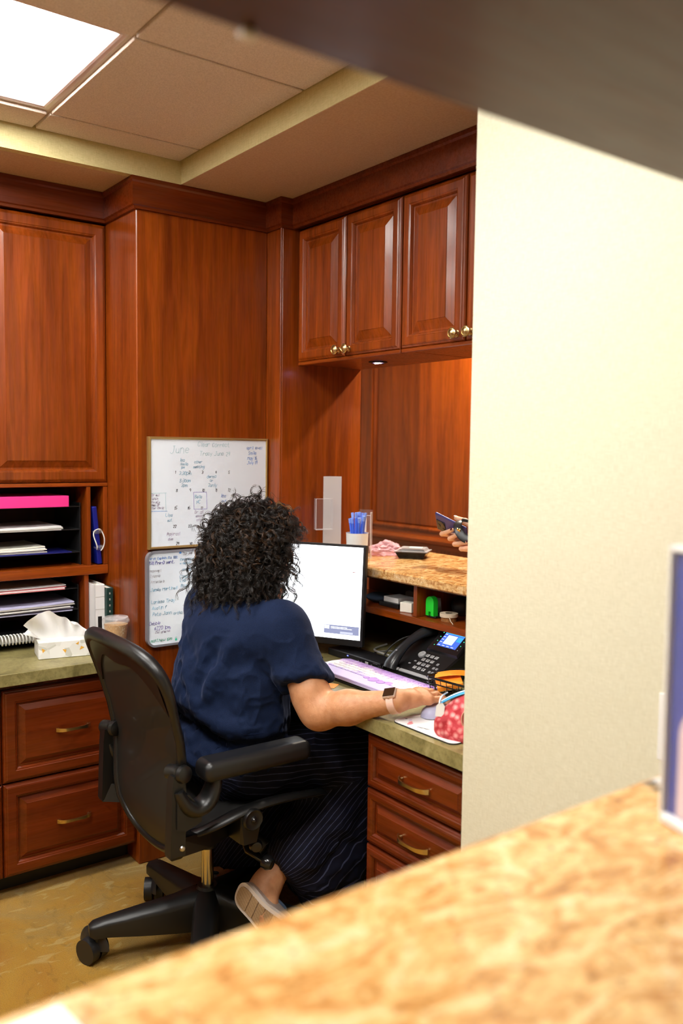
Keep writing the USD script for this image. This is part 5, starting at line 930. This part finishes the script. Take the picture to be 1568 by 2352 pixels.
def hand(W, K, fingers, thumb, palm_r=.017, h=.0028):
    """W wrist, K four knuckles, fingers: list of joint chains from each knuckle, thumb chain from the palm's side"""
    P = [('c', W, W, .024, .024)]
    for q in K: P += [('c', W, q, .018, .0125, None, .014)]
    for a, b in zip(K[:-1], K[1:]): P += [('c', a, b, .0115, .0112, None, .012), ('c', a*.5+W*.5, b*.5+W*.5, .0165, .0165, None, .012)]
    for k0, ch in zip(K, fingers):
        r = [.0098, .0090, .0082, .0070]; pts = [k0]+list(ch)
        for i in range(len(pts)-1): P += [('c', pts[i], pts[i+1], r[i], r[i+1], None, .004)]
    pts = [W*.62+K[0]*.38]+list(thumb); r = [.015, .0125, .0105, .0085]
    for i in range(len(pts)-1): P += [('c', pts[i], pts[i+1], r[i], r[i+1], None, .006)]
    return P
fx_ = A3(.975, -.10, 0); fx_ /= np.linalg.norm(fx_); fy_ = A3(.10, .975, 0)
KR = [WRR+fx_*.085+fy_*d+Z_*z for d, z in ((.026, .006), (.006, .009), (-.013, .006), (-.031, -.001))]
FR_ = [[q+fx_*.036+Z_*(-.002)+fy_*s, q+fx_*.058-Z_*.012+fy_*s*1.4, q+fx_*.070-Z_*.022+fy_*s*1.6] for q, s in zip(KR, (.006, .003, -.001, -.005))]
hp = [('c', ELR*.25+WRR*.75, WRR, .0345, .029), ('c', WRR, WRR+fx_*.03, .0285, .026)]+hand(WRR+fx_*.012, KR, FR_, [WRR+fx_*.052+fy_*.040-Z_*.008, WRR+fx_*.082+fy_*.044-Z_*.020, WRR+fx_*.102+fy_*.036-Z_*.028])
hmR = solid(hp, .0030, k=.012, pad=.02, smooth_=5)
ldir = A3(.02, -.35, .93); ldir /= np.linalg.norm(ldir); lx = A3(-.9, -.3, -.1)
KL = [WRL+ldir*.075+A3(.35, -.6, -.2)*d for d in (-.030, -.011, .009, .028)]
FL_ = [[q+A3(-.010, -.028, .012), q+A3(-.028, -.034, -.006), q+A3(-.036, -.018, -.016)] for q in KL]
hmL = solid([('c', ELL_*.25+WRL*.75, WRL, .033, .028)]+hand(WRL+ldir*.008, KL, FL_, [WRL+ldir*.05+A3(-.03, .01, 0), WRL+ldir*.075+A3(-.042, -.005, .005), WRL+ldir*.095+A3(-.045, -.02, .0)]), .0034, k=.012, pad=.02, smooth_=4)
bm = join(join(bm, hmR), hmL)
BODY = part(WM, 'body', bm, 'skin_tan', smooth=True)
for s in (-1, 1):
    ey = part(WM, 'eye', trimesh.creation.icosphere(2, .0115).apply_translation((1.4705, 2.275+s*.030, 1.180)), 'white_plastic', smooth=True)
    part(ey, 'iris', trimesh.creation.icosphere(2, .0062).apply_translation((1.4768, 2.275+s*.029, 1.179)), 'coffee_dark', smooth=True)
    part(WM, 'eyebrow', tube(spline([(1.474, 2.275+s*.014, 1.199), (1.476, 2.275+s*.030, 1.205), (1.464, 2.275+s*.046, 1.199)], 10), [.002]+[.0034]*8+[.0015], 7), 'hair_dark', smooth=True)
    part(ey, 'eyelid', tube(spline([(1.4745, 2.275+s*.018, 1.181), (1.4805, 2.275+s*.029, 1.1885), (1.471, 2.275+s*.042, 1.181)], 10), .0026, 7), 'skin_tan', smooth=True)
part(WM, 'lips', [tube(spline([(1.483, 2.275-.021, 1.113), (1.494, 2.275-.006, 1.1165), (1.494, 2.275+.006, 1.1165), (1.483, 2.275+.021, 1.113)], 12), [.001]+[.0035]*10+[.001], 8), tube(spline([(1.483, 2.275-.020, 1.112), (1.494, 2.275, 1.1075), (1.483, 2.275+.020, 1.112)], 12), [.001]+[.0042]*10+[.001], 8)], 'lip_rose', smooth=True)
plain('lip_rose', (.42, .12, .09), .4)
# navy tee
ax_r = (ELR-SHR)/np.linalg.norm(ELR-SHR); ax_l = (ELL_-SHL)/np.linalg.norm(ELL_-SHL)
tee = [('e', (1.300, 2.285, .585), (.178, .225, .10)), ('e', (1.302, 2.29, .70), (.150, .222, .12)), ('e', (1.303, 2.29, .80), (.147, .224, .13)), ('e', (1.318, 2.285, .925), (.142, .212, .125)), ('c', SHR+A3(.0, .02, 0), SHL-A3(0, .02, 0), .070, .070),
    ('c', (1.33, 2.275, 1.0), (1.345, 2.275, 1.045), .085, .062)]
SLR = ([('c', SHR+A3(-.01, .03, .0), SHR, .066, .070), ('c', SHR, SHR+ax_r*.30, .072, .074)], [(SHR+ax_r*.172, ax_r*.9+A3(-.30, 0, .0))])
SLL = ([('c', SHL+A3(-.01, -.03, 0), SHL, .066, .070), ('c', SHL, SHL+ax_l*.28, .072, .072)], [(SHL+ax_l*.155, ax_l)])
mt = solid(tee, .0068, k=.06, cut=[((1.3, 2.27, .505), (-.12, 0, -1))], groups=(SLR, SLL), kg=.035, smooth_=3)
def wf_(v): return np.clip((1.0-v[:, 2])/.12, .15, 1)
folds(mt, .012, (7, 7, 11), 4, where=wf_); folds(mt, .010, (16, 16, 9), 9, where=wf_)
v = mt.vertices; n = mt.vertex_normals; roll_ = np.exp(-((v[:, 2]-.715-.05*(v[:, 1]-2.275)-.022*np.sin(v[:, 1]*14+1))/.028)**2); crease = np.exp(-((v[:, 2]-.660-.06*(v[:, 1]-2.275)-.020*np.sin(v[:, 1]*14+1))/.020)**2); back = np.clip(.6-n[:, 0], 0, 1)*np.clip((v[:, 1]-2.03)/.05, 0, 1)
mt.vertices = v+n*((.016*roll_-.024*crease)*back)[:, None]
for (y0, z0, y1, z1, a_, w_) in ((2.42, .98, 2.20, .72, .007, .020), (2.12, .97, 2.20, .74, .012, .022), (2.36, .80, 2.43, .60, .010, .016), (2.28, .86, 2.36, .70, .009, .018), (2.10, .60, 2.30, .70, .010, .014), (2.15, .56, 2.36, .64, .009, .014)):
    v = mt.vertices; d = A3(y1-y0, z1-z0, 0)[:2]; L = np.linalg.norm(d); d /= L; q = v[:, 1:]-np.array([y0, z0]); tt_ = q@d; pe = q@np.array([-d[1], d[0]])
    wgt = np.exp(-(pe/w_)**2)*np.clip(tt_/.05, 0, 1)*np.clip((L-tt_)/.05, 0, 1)*back; mt.vertices = v+mt.vertex_normals*(a_*wgt-a_*.7*np.exp(-((pe-w_*1.5)/w_)**2)*np.clip(tt_/.05, 0, 1)*np.clip((L-tt_)/.05, 0, 1)*back)[:, None]
tee_m = mt
TEE = part(WM, 'tee_shirt', tee_m, 'navy_cotton', smooth=True)
# sleeve hem stitched band
for S_, a_, L_, m_r in ((SHR, ax_r*.9+A3(-.30, 0, 0), .167, None),): pass
# trousers
tr = [('c', A3(1.30, 2.19, .545), A3(1.30, 2.36, .545), .118, .118), ('c', A3(1.31, 2.180, .555), KNR+A3(0, 0, .010), .112, .090), ('c', A3(1.31, 2.37, .555), KNL+A3(0, 0, .010), .112, .090)]
trR = ([('c', KNR, ANR+A3(.105, .0, .060), .090, .092), ('c', KNR+A3(-.02, .0, -.10), ANR+A3(.17, .0, -.03), .085, .085), ('c', KNR+A3(.02, .0, -.05), ANR+A3(.27, -.01, -.06), .075, .070)], [(ANR+A3(.055, 0, .02), (-.80, .10, -.55)), ((1.5, 2.2, .055), (0, 0, -1))])
trL = ([('c', KNL, ANL+A3(.03, 0, .02), .09, .085), ('c', KNL+A3(0, 0, -.1), ANL+A3(.08, 0, .0), .085, .08)], [((1.5, 2.2, .10), (-.2, 0, -1))])
mp_ = solid(tr, .0085, k=.045, cut=[((1.3, 2.27, .64), (-.1, 0, 1))], groups=(trR, trL), kg=.04)
folds(mp_, .016, (5, 9, 7), 21); folds(mp_, .010, (11, 17, 13), 22)
def across(v, segs):
    best = np.full(len(v), 9.); out = np.zeros(len(v))
    for a, b, off in segs:
        a, b = np.asarray(a), np.asarray(b); d = b-a; L = np.linalg.norm(d); d = d/L; t_ = np.clip((v-a)@d, 0, L); e = v-(a+t_[:, None]*d); dist = np.linalg.norm(e, axis=1)
        u = np.cross(d, A3(0, 1, 0)); u /= np.linalg.norm(u); w = np.cross(d, u); ang = np.arctan2(e@u, -(e@w)*np.sign(w[1])); val = ang*.095/.0155+off; s_ = dist < best; best = np.where(s_, dist, best); out = np.where(s_, val, out)
    return out
st = across(mp_.vertices, [(A3(1.25, 2.18, .55), KNR, 0), (A3(1.25, 2.37, .55), KNL, .3), (KNR+A3(0, 0, -.03), ANR+A3(.08, 0, .06), .5), (KNL+A3(0, 0, -.03), ANL+A3(.06, 0, .08), .2)])
part(WM, 'trousers', mp_, 'pinstripe', smooth=True, uv=np.stack([st+50, np.zeros(len(st))], 1))
# shoes
def foot_outline(k=1.0):
    c = spline([(0.0, 0, 0), (.012, .030, 0), (.06, .035, 0), (.12, .036, 0), (.18, .046, 0), (.225, .036, 0), (.245, .008, 0), (.238, -.020, 0), (.20, -.042, 0), (.13, -.037, 0), (.06, -.034, 0), (.012, -.028, 0), (0, 0, 0)], 70)[:, :2]; return Polygon(c).buffer(0)
def shoe(F0, Fa, Fn, Fw, sgn):
    out = foot_outline(); 
    T = lambda m: place(tri(m).copy().apply_scale(1.07), F0, Fa, Fw, Fn)
    s = part(WM, 'shoe', T(prism(out, -.016, -.001)), 'sole_white', smooth=30)
    # upper: outline lofted inward along -Fn
    pts = np.array(out.exterior.coords)[:-1]; V = []; lv = np.linspace(0, 1, 14); n_ = len(pts)
    for l in lv:
        hgt = -.012-.075*l; f = math.sqrt(max(1-l**2.2, 0)); 
        for x, y in pts:
            sx_ = x; top = np.interp(x, [0, .05, .11, .16, .22, .245], [.066, .062, .062, .050, .032, .018]); V.append((.118+(x-.118)*(.30+.70*f**.55) if x > .118 else .0+x*(1-.25*l)+.012*l*0+.0, y*(.28+.72*f**.6), -.012-top*l))
    V = np.array(V); F = []
    for a in range(13):
        for b in range(n_): F.append((a*n_+b, a*n_+(b+1) % n_, (a+1)*n_+(b+1) % n_, (a+1)*n_+b))
    m = tri((V, np.array(F))); m.fix_normals()
    part(s, 'upper', T(m), 'shoe_silver', smooth=True)
    part(s, 'collar', T(tube([(x, y*.72, -.012-np.interp(x, [0, .05, .11, .16], [.064, .060, .060, .05])) for x, y in pts if x < .13], .005, 7)), 'navy_cloth', smooth=True)
    tread = out.buffer(-.010); gx = np.linspace(.0, .24, 9); 
    for i in range(8):
        g_ = tread.intersection(sbox(gx[i]+.0022, -.06, gx[i+1]-.0012, .06)) if i else tread.intersection(sbox(-.01, -.06, gx[2]-.0012, .06))
        if i == 1: continue
        if not g_.is_empty and g_.geom_type == 'Polygon': part(s, 'tread', T(prism(g_, -.002, .0032)), 'sole_tan')
    return s
shoe(FR0, FRa, FRn, FRw, 1); shoe(FL0, FLa, FLn, FLw, -1)
plain('sole_white', (.72, .62, .54), .5); plain('shoe_silver', (.52, .42, .36), .38, metallic=.35)
mat('sole_tan', {'g': ('geometry', {}), 'v': ('voronoi_texture', dict(scale=330, randomness=.2)), 'r': ('rgb_ramp', dict(ramp=[(.2, (.52, .36, .20)), (.55, (.34, .21, .10))])), 'bu': ('bump', dict(strength=.6, distance=.0015)), 'p': ('principled_bsdf', dict(roughness=.6))}, [('g.position', 'v.vector'), ('v.distance', 'r.fac'), ('r.color', 'p.base_color'), ('v.distance', 'bu.height'), ('bu.normal', 'p.normal')])
# anklet
ak = ANR*.80+KNR*.20
# watch on the right wrist
wd = (WRR-ELR)/np.linalg.norm(WRR-ELR); wc = WRR-wd*.006; wn = A3(-.25, -.55, .80); wn -= wd*(wn@wd); wn /= np.linalg.norm(wn); ws = np.cross(wd, wn)
wt = part(WM, 'smart_watch', place(rbx(-.019, .019, -.0165, .0165, .0, .0105, .0055, 14), wc+wn*.0275, wd, ws, wn), 'watch_gold', smooth=50); plain('watch_gold', (.80, .62, .52), .25, metallic=.5)
part(wt, 'watch_face', place(rbx(-.0165, .0165, -.014, .014, .0095, .0118, .0035, 12), wc+wn*.0275, wd, ws, wn), 'watch_glass', label='dark watch face'); plain('watch_glass', (.035, .016, .008), .08)
band = [wc+(wn*math.cos(a)*.0318+ws*math.sin(a)*.0318) for a in np.linspace(.45, 2*math.pi-.45, 40)]; part(wt, 'watch_band', tube(band, .0115, 10, flat=(1.0, .16), upv=None) if False else trimesh.util.concatenate([hull([p+wd*s*.0105+(p-wc)/np.linalg.norm(p-wc)*q for p in (band[i], band[i+1]) for s in (-1, 1) for q in (-.0008, .0022)]) for i in range(39)]), 'watch_pink', label='pale pink watch band')
part(wt, 'watch_crown', cyl(wc+wn*.033+ws*.0165, wc+wn*.033+ws*.0185, .003, 12), 'watch_gold')
# hair: dark core and many loose ringlets
HCN = A3(1.376, 2.285, 1.163)
core = trimesh.creation.icosphere(5); cv_ = core.vertices.copy(); rr_ = np.array([.120, .125, .130]); cv_ = cv_*rr_; lowr = np.clip(-(cv_[:, 2])/.14, 0, 1); cv_[:, 2] -= lowr*.030; cv_[:, 0] = np.where(cv_[:, 0] > 0, cv_[:, 0]*.62, cv_[:, 0]); cv_ = cv_+(core.vertices*((meshkit.fbm(core.vertices*5.2, 3, seed=3)-.5)*.055)[:, None]); cv_ += core.vertices*((meshkit.noise(core.vertices*17, seed=6)-.5)*.02)[:, None]; core.vertices = cv_+HCN
HAIR = part(WM, 'hair', core, 'hair_dark', smooth=True)
plain('hair_dark', (.0065, .0050, .0045), .55, specular_ior_level=.3)
for nm, c_, rg in (('hair_black', (.012, .0085, .0070), .32), ('hair_brown', (.045, .022, .010), .32), ('hair_gold', (.26, .125, .035), .36)): plain(nm, c_, rg, specular_ior_level=.4)
r = np.random.default_rng(31); LOCKS = {0: [], 1: [], 2: []}; WID = {0: [], 1: [], 2: []}
def lock(root, nrm, L, hr, turns, n_h, cls, w0):
    n = 44; s = np.linspace(0, 1, n); dr = nrm*.75+A3(0, 0, .12)+r.normal(0, .20, 3); dr /= np.linalg.norm(dr); P = [root]; p = root.copy()
    for i in range(n-1):
        dr = dr+A3(0, 0, -1)*(2.9/n)*np.interp(s[i], [0, .15, 1], [.3, 1.3, 1.0])+r.normal(0, .05, 3); dr /= np.linalg.norm(dr); p = p+dr*L/n; P.append(p.copy())
    P = np.array(P); q = (P-HCN)/A3(.125, .125, .14); d = np.linalg.norm(q, axis=1); push = np.clip(.96-d, 0, 1); P += (q/np.maximum(d, 1e-6)[:, None])*A3(.125, .125, .14)*push[:, None]
    T = np.gradient(P, axis=0); T /= np.linalg.norm(T, axis=1, keepdims=True)+1e-9; u = np.cross(T, A3(.3, .2, 1)); u /= np.linalg.norm(u, axis=1, keepdims=True)+1e-9; w = np.cross(T, u)
    ph0 = r.uniform(0, 6.28); hand_ = r.choice([-1, 1]); rad_ = hr*np.interp(s, [0, .2, .8, 1], [.15, 1, 1.1, .8])
    for k in range(n_h):
        a = ph0+hand_*(turns*2*np.pi*s)+r.normal(0, .38); rk = rad_*r.uniform(.75, 1.2); Q = P+u*(rk*np.cos(a))[:, None]+w*(rk*np.sin(a))[:, None]+r.normal(0, .0010, 3)*s[:, None]*2
        LOCKS[cls].append(Q); WID[cls].append(np.interp(s, [0, .7, 1], [w0, w0, w0*.35]))
cnt = 0
while cnt < 1500:
    d = r.normal(0, 1, 3); d /= np.linalg.norm(d)
    if d[2] < -.88 or (d[0] > .30 and d[2] < .62) or (d[0] > .05 and d[2] < -.2): continue
    cnt += 1; root = HCN+d*A3(.104, .108, .114)*r.uniform(.86, 1.04); top = max(d[2], 0)
    gold = (.012+.34*(d[1] > .55)*(d[2] > -.3)*(d[2] < .55)); z = r.random(); cls = 2 if z < gold*.5 else (1 if z < .05+gold*1.6+.25*(d[1] < -.4)*(d[2] > .1) else 0)
    lock(root, d, r.uniform(.075, .135)*(1+.25*(d[2] < .2)+.22*(d[2] < -.25)), r.uniform(.0055, .0115), r.uniform(2.0, 4.2), int(r.integers(6, 10)), cls, r.uniform(.0007, .0011))
for k in range(95):   # flyaways
    d = r.normal(0, 1, 3); d[2] = abs(d[2])*.7+.05; d[0] = min(d[0], .3); d /= np.linalg.norm(d); lock(HCN+d*A3(.112, .116, .122), d, r.uniform(.08, .14), r.uniform(.006, .016), r.uniform(1.2, 2.6), 1, int(r.random() < .45), .00075)
def curves(parent, name, Q, W, m, label=None):
    p = parent+'/'+numbered(parent, name); c = UsdGeom.BasisCurves.Define(stage, p); c.CreateTypeAttr('linear'); o = _origin[parent]
    c.CreatePointsAttr(Vt.Vec3fArray.FromNumpy((np.vstack(Q)-o).astype(np.float32))); c.CreateCurveVertexCountsAttr(Vt.IntArray.FromNumpy(np.full(len(Q), len(Q[0]), np.int32)))
    c.CreateWidthsAttr(Vt.FloatArray.FromNumpy(np.concatenate(W).astype(np.float32))); c.SetWidthsInterpolation('vertex'); BIND.append((c.GetPrim(), m)); setd(c.GetPrim(), label=label, kind='stuff'); return p
curves(HAIR, 'curls', LOCKS[0], WID[0], 'hair_black'); curves(HAIR, 'curls', LOCKS[1], WID[1], 'hair_brown', 'brown curls'); curves(HAIR, 'curls', LOCKS[2], WID[2], 'hair_gold', 'golden highlighted curls')

# ---------------------------------------------------------------- the visitor behind the cream wall, a hand with a phone reaching into view
V0 = A3(2.68, 1.98, 0)
KQ = .88
def near(a): return EYE+(np.asarray(a, float)-EYE)*KQ
VP = thing('person', 'person behind the cream wall with dark nail polish, only the hand holding a phone visible', 'person', V0)
K4 = [A3(2.49, 2.436, 1.147), A3(2.49, 2.426, 1.134), A3(2.49, 2.416, 1.114), A3(2.49, 2.411, 1.097)]
J4 = [A3(2.447, 2.575, 1.147), A3(2.447, 2.528, 1.132), A3(2.447, 2.500, 1.112), A3(2.447, 2.462, 1.097)]; T4 = [A3(2.428, 2.496, 1.170), A3(2.428, 2.462, 1.156), A3(2.428, 2.405, 1.130), A3(2.428, 2.385, 1.110)]
WV = A3(2.535, 2.375, 1.125); EV = A3(2.78, 2.33, 1.09); SV = A3(2.79, 2.28, 1.38)
K4, J4, T4 = ([near(a) for a in Q] for Q in (K4, J4, T4)); WV = near(WV); EV = A3(2.58, 2.12, 1.12); SV = V0+A3(0, .17, 1.38)
fin = []
for k0, j_, t_ in zip(K4, J4, T4): fin.append([(k0*.45+j_*.55)+A3(.010, 0, -.003), j_, t_])
hv_ = solid([('c', EV*.3+WV*.7, WV, .032, .026)]+hand(WV, K4, fin, [near((2.50, 2.44, 1.180)), near((2.495, 2.492, 1.203)), near((2.500, 2.548, 1.211))]), .003, k=.010, pad=.02, smooth_=4)
vb = solid([('c', V0+A3(0, -.09, .90), V0+A3(0, -.10, .50), .085, .060), ('c', V0+A3(0, .09, .90), V0+A3(0, .10, .50), .085, .060), ('c', V0+A3(0, -.10, .50), V0+A3(.03, -.10, .09), .058, .036), ('c', V0+A3(0, .10, .50), V0+A3(.03, .10, .09), .058, .036), ('c', V0+A3(.03, -.10, .06), V0+A3(-.13, -.11, .03), .036, .028), ('c', V0+A3(.03, .10, .06), V0+A3(-.13, .11, .03), .036, .028),
    ('e', V0+A3(0, 0, .98), (.11, .16, .13)), ('e', V0+A3(0, 0, 1.22), (.105, .155, .19)), ('c', V0+A3(0, -.16, 1.38), V0+A3(0, .16, 1.38), .052, .052), ('c', V0+A3(0, 0, 1.40), V0+A3(-.01, 0, 1.50), .054, .048), ('e', V0+A3(-.02, 0, 1.60), (.092, .073, .112)), ('e', V0+A3(-.045, 0, 1.555), (.062, .056, .075)), ('c', V0+A3(-.112, 0, 1.605), V0+A3(-.125, 0, 1.57), .008, .012, None, .012),
    ('e', V0+A3(-.10, 0, 1.535), (.014, .024, .009), None, .008), ('e', V0+A3(-.01, -.075, 1.585), (.022, .008, .03), None, .008), ('e', V0+A3(-.01, .075, 1.585), (.022, .008, .03), None, .008),
    ('c', SV, EV, .048, .040), ('c', EV, WV, .040, .027), ('c', V0+A3(0, -.18, 1.38), V0+A3(.02, -.23, 1.12), .048, .040), ('c', V0+A3(.02, -.23, 1.12), V0+A3(-.05, -.22, .90), .040, .027), ('c', V0+A3(-.05, -.22, .90), V0+A3(-.075, -.21, .82), .03, .018)], .011, k=.03)
part(VP, 'body', join(vb, hv_), 'skin_pale', smooth=True)
for e in (-1, 1): part(VP, 'eye', trimesh.creation.icosphere(2, .0115).apply_translation(V0+A3(-.098, e*.031, 1.612)), 'white_plastic', smooth=True)
jt = solid([('e', V0+A3(0, 0, .98), (.128, .178, .15)), ('e', V0+A3(0, 0, 1.22), (.122, .172, .20)), ('c', V0+A3(0, -.17, 1.385), V0+A3(0, .17, 1.385), .064, .064), ('c', SV, EV, .062, .054), ('c', EV, EV*.35+WV*.65, .054, .046), ('c', V0+A3(0, -.18, 1.38), V0+A3(.02, -.23, 1.12), .062, .052), ('c', V0+A3(.02, -.23, 1.12), V0+A3(-.045, -.22, .92), .052, .042)], .011, k=.04, cut=[((0, 0, .88), (0, 0, -1))]); folds(jt, .012, (9, 9, 6), 14); part(VP, 'sweater', jt, 'plum_cotton', smooth=True)
tv = solid([('c', V0+A3(0, -.09, .93), V0+A3(0, -.10, .50), .105, .082), ('c', V0+A3(0, .09, .93), V0+A3(0, .10, .50), .105, .082), ('c', V0+A3(0, -.10, .50), V0+A3(.03, -.10, .10), .082, .066), ('c', V0+A3(0, .10, .50), V0+A3(.03, .10, .10), .082, .066)], .012, k=.02, cut=[((0, 0, .07), (0, 0, -1))]); folds(tv, .012, (8, 8, 4), 15); part(VP, 'trousers', tv, 'black_cotton', smooth=True)
for e in (-1, 1): part(VP, 'shoe', solid([('c', V0+A3(.04, e*.105, .045), V0+A3(-.15, e*.115, .035), .044, .036)], .008, cut=[((0, 0, .001), (0, 0, -1))]), 'black_cotton', smooth=True)
hh = trimesh.creation.icosphere(4); v = hh.vertices.copy(); v[:, 0] = np.where(v[:, 0] < -.1, v[:, 0]*.55, v[:, 0]); hh.vertices = v*np.array([.112, .095, .13])*(1+.12*(meshkit.fbm(v*6, 3, seed=8)-.5))[:, None]+V0+A3(.012, 0, 1.635); part(VP, 'hair', hh, 'hair_dark', smooth=True)
for j_, t_ in list(zip(J4, T4)): 
    d = (t_-j_)/np.linalg.norm(t_-j_); nl = A3(-.8, .0, .45); nl -= d*(nl@d); nl /= np.linalg.norm(nl); m = trimesh.creation.icosphere(2); m.vertices = m.vertices*np.array([.0075, .0052, .0016]); part(VP, 'nail', place(m, t_+d*.003+nl*.0072, d, np.cross(nl, d), nl), 'nail_dark', smooth=True)
d = A3(.02, .93, .14); nl = A3(-.1, -.1, 1.); d /= np.linalg.norm(d); nl -= d*(nl@d); nl /= np.linalg.norm(nl); m = trimesh.creation.icosphere(2); m.vertices = m.vertices*np.array([.0085, .006, .0016]); part(VP, 'nail', place(m, near((2.500, 2.552, 1.2195)), d, np.cross(nl, d), nl), 'white_plastic', smooth=True, label='pale thumb nail')
# the phone
PL = A3(-.06, .955, .29); PL /= np.linalg.norm(PL); PB = A3(-.85, .05, -.45); PB -= PL*(PB@PL); PB /= np.linalg.norm(PB); PW = np.cross(PB, PL); PC_ = near((2.468, 2.540, 1.173))
if PW[2] < 0: PW = -PW
t = thing('mobile_phone', 'mobile phone in a navy case with a black wrist strap, held over the granite counter', 'phone', PC_)
def pm(m): return place(m, PC_, PL, PW, PB)
part(t, 'case', pm(rbx(-.078, .078, -.038, .038, -.005, .005, .0048, 14)), 'phone_case', smooth=40); plain('phone_case', (.030, .028, .15), .35)
part(t, 'screen', pm(bx(-.073, .073, -.033, .033, -.0056, -.0050)), 'black_gloss')
cb = part(t, 'camera_bump', pm(rbx(.028, .072, -.032, .012, .004, .0078, .002, 10)), 'black_gloss', smooth=40)
for a, b in ((.038, -.022), (.038, .002), (.060, -.010)): part(cb, 'lens', pm(lathe([(0, .0098), (.0052, .0098), (.0072, .0094), (.0075, .0075)], (a, b, 0), n=18)), 'watch_glass', smooth=40)
st_c = near((2.432, 2.452, 1.182)); part(t, 'strap', [tube(spline([near((2.455, 2.475, 1.207)), near((2.430, 2.468, 1.196)), near((2.418, 2.452, 1.176)), near((2.420, 2.432, 1.152)), near((2.44, 2.40, 1.14))], 20), .011, 8, flat=(1.4, .25)), tube(spline([near((2.45, 2.46, 1.212)), near((2.44, 2.43, 1.212)), near((2.45, 2.38, 1.205))], 10), .006, 8)], 'wristband', smooth=50)
clasp = sbox(-.0065, -.0085, .0065, .0085).difference(sbox(-.003, .003, .003, .009)).difference(sbox(-.003, -.009, .003, -.003)); part(t, 'clasp', place(prism(clasp, 0, .002), near((2.4155, 2.447, 1.172)), (.18, -.95, -.2), (-.25, -.25, .93), (-.95, -.2, -.3)), 'gold_metal', label='gold clasp')
# ================================================================ the opening, close to the camera
single('granite_countertop', rbx(-1.1, 1.4295, .17, .637, 1.0355, 1.070, .012, 20), 'gold_granite', 'gold granite reception ledge in the foreground, running along the opening', 'countertop', smooth=40)
t = thing('brochure_holder', 'white-edged holder with a deep blue brochure on the foreground granite ledge', 'brochure holder', (.86, .5, 1.0705))
BA = np.array([-.30, -.954, 0]); BN = np.array([-.954, .30, 0]); BO = np.array([.866, .548, 1.0705])
part(t, 'back', place(bx(0, .115, 0, .315, -.045, -.042, .001), BO, BA, Z_, BN), 'white_plastic'); part(t, 'base', place(bx(0, .115, 0, .012, -.042, .0, .002), BO, BA, Z_, BN), 'white_plastic')
for x in (0, .110): part(t, 'side', place(bx(x, x+.005, .012, .315, -.042, .0, .001), BO, BA, Z_, BN), 'white_plastic')
part(t, 'top_rail', place(bx(.005, .110, .308, .315, -.042, .0, .001), BO, BA, Z_, BN), 'white_plastic')
part(t, 'front_pane', place(bx(.005, .110, .012, .308, -.003, -.001), BO, BA, Z_, BN), 'clear_acrylic')
b_ = thing('brochure', 'deep blue brochure with a pale figure, inside the white-edged holder', 'brochure', BO+BA*.05)
part(b_, 'cover', place(bx(.0055, .109, .0125, .306, -.030, -.006), BO, BA, Z_, BN), 'brochure_blue')
part(b_, 'figure', place(prism(sbox(.022, .014, .10, .105).union(Point(.06, .105).buffer(.038, 14)), -.0058, -.0052), BO, BA, Z_, BN), 'brochure_pale')
for q in ((.040, .262, .020, .030), (.036, .205, .011, .012), (.036, .182, .011, .010)): part(b_, 'print', place(prism(Point(0, 0).buffer(1, 14), 0, .0005), BO+BA*(q[0]+.012)+Z_*q[1]-BN*.0057, BA*q[2], Z_*q[3], BN), 'brochure_pale')
t = thing('light_switch', 'white light switch plate on the cream wall, behind the blue brochure', 'light switch', (1.427, .872, .92))
part(t, 'plate', rbx(1.424, 1.4299, .835, .910, .917, 1.044, .003, 10), 'white_plastic'); part(t, 'rocker', rbx(1.4215, 1.4245, .855, .890, .95, 1.012, .0014, 8), 'white_plastic')
single('paper_sheet', turn(prism(sbox(.02, .47, .215, .605), 1.0702, 1.0709), .12, Z_, (.1, .54, 1.07)), 'paper_white', 'white sheet of paper at the near end of the foreground granite ledge', 'paper')
t = thing('ballpoint_pen', 'pale pen cap lying on the granite ledge beside the brochure holder', 'pen', (.95, .60, 1.0705)); part(t, 'barrel', cyl((.945, .605, 1.0775), (1.02, .575, 1.0775), .0065, 14), 'white_plastic', smooth=40); part(t, 'tip', cyl((.945, .605, 1.0775), (.930, .611, 1.0775), .005, 12, .0012), 'steel', smooth=40)
single('hook', [rbx(.356, .369, .607, .6195, 1.808, 1.8149, .003, 8)], 'white_plastic', 'small white adhesive clip under the edge of the header', 'clip')
for prim_, m_ in BIND: UsdShade.MaterialBindingAPI.Apply(prim_).Bind(MAT[m_])
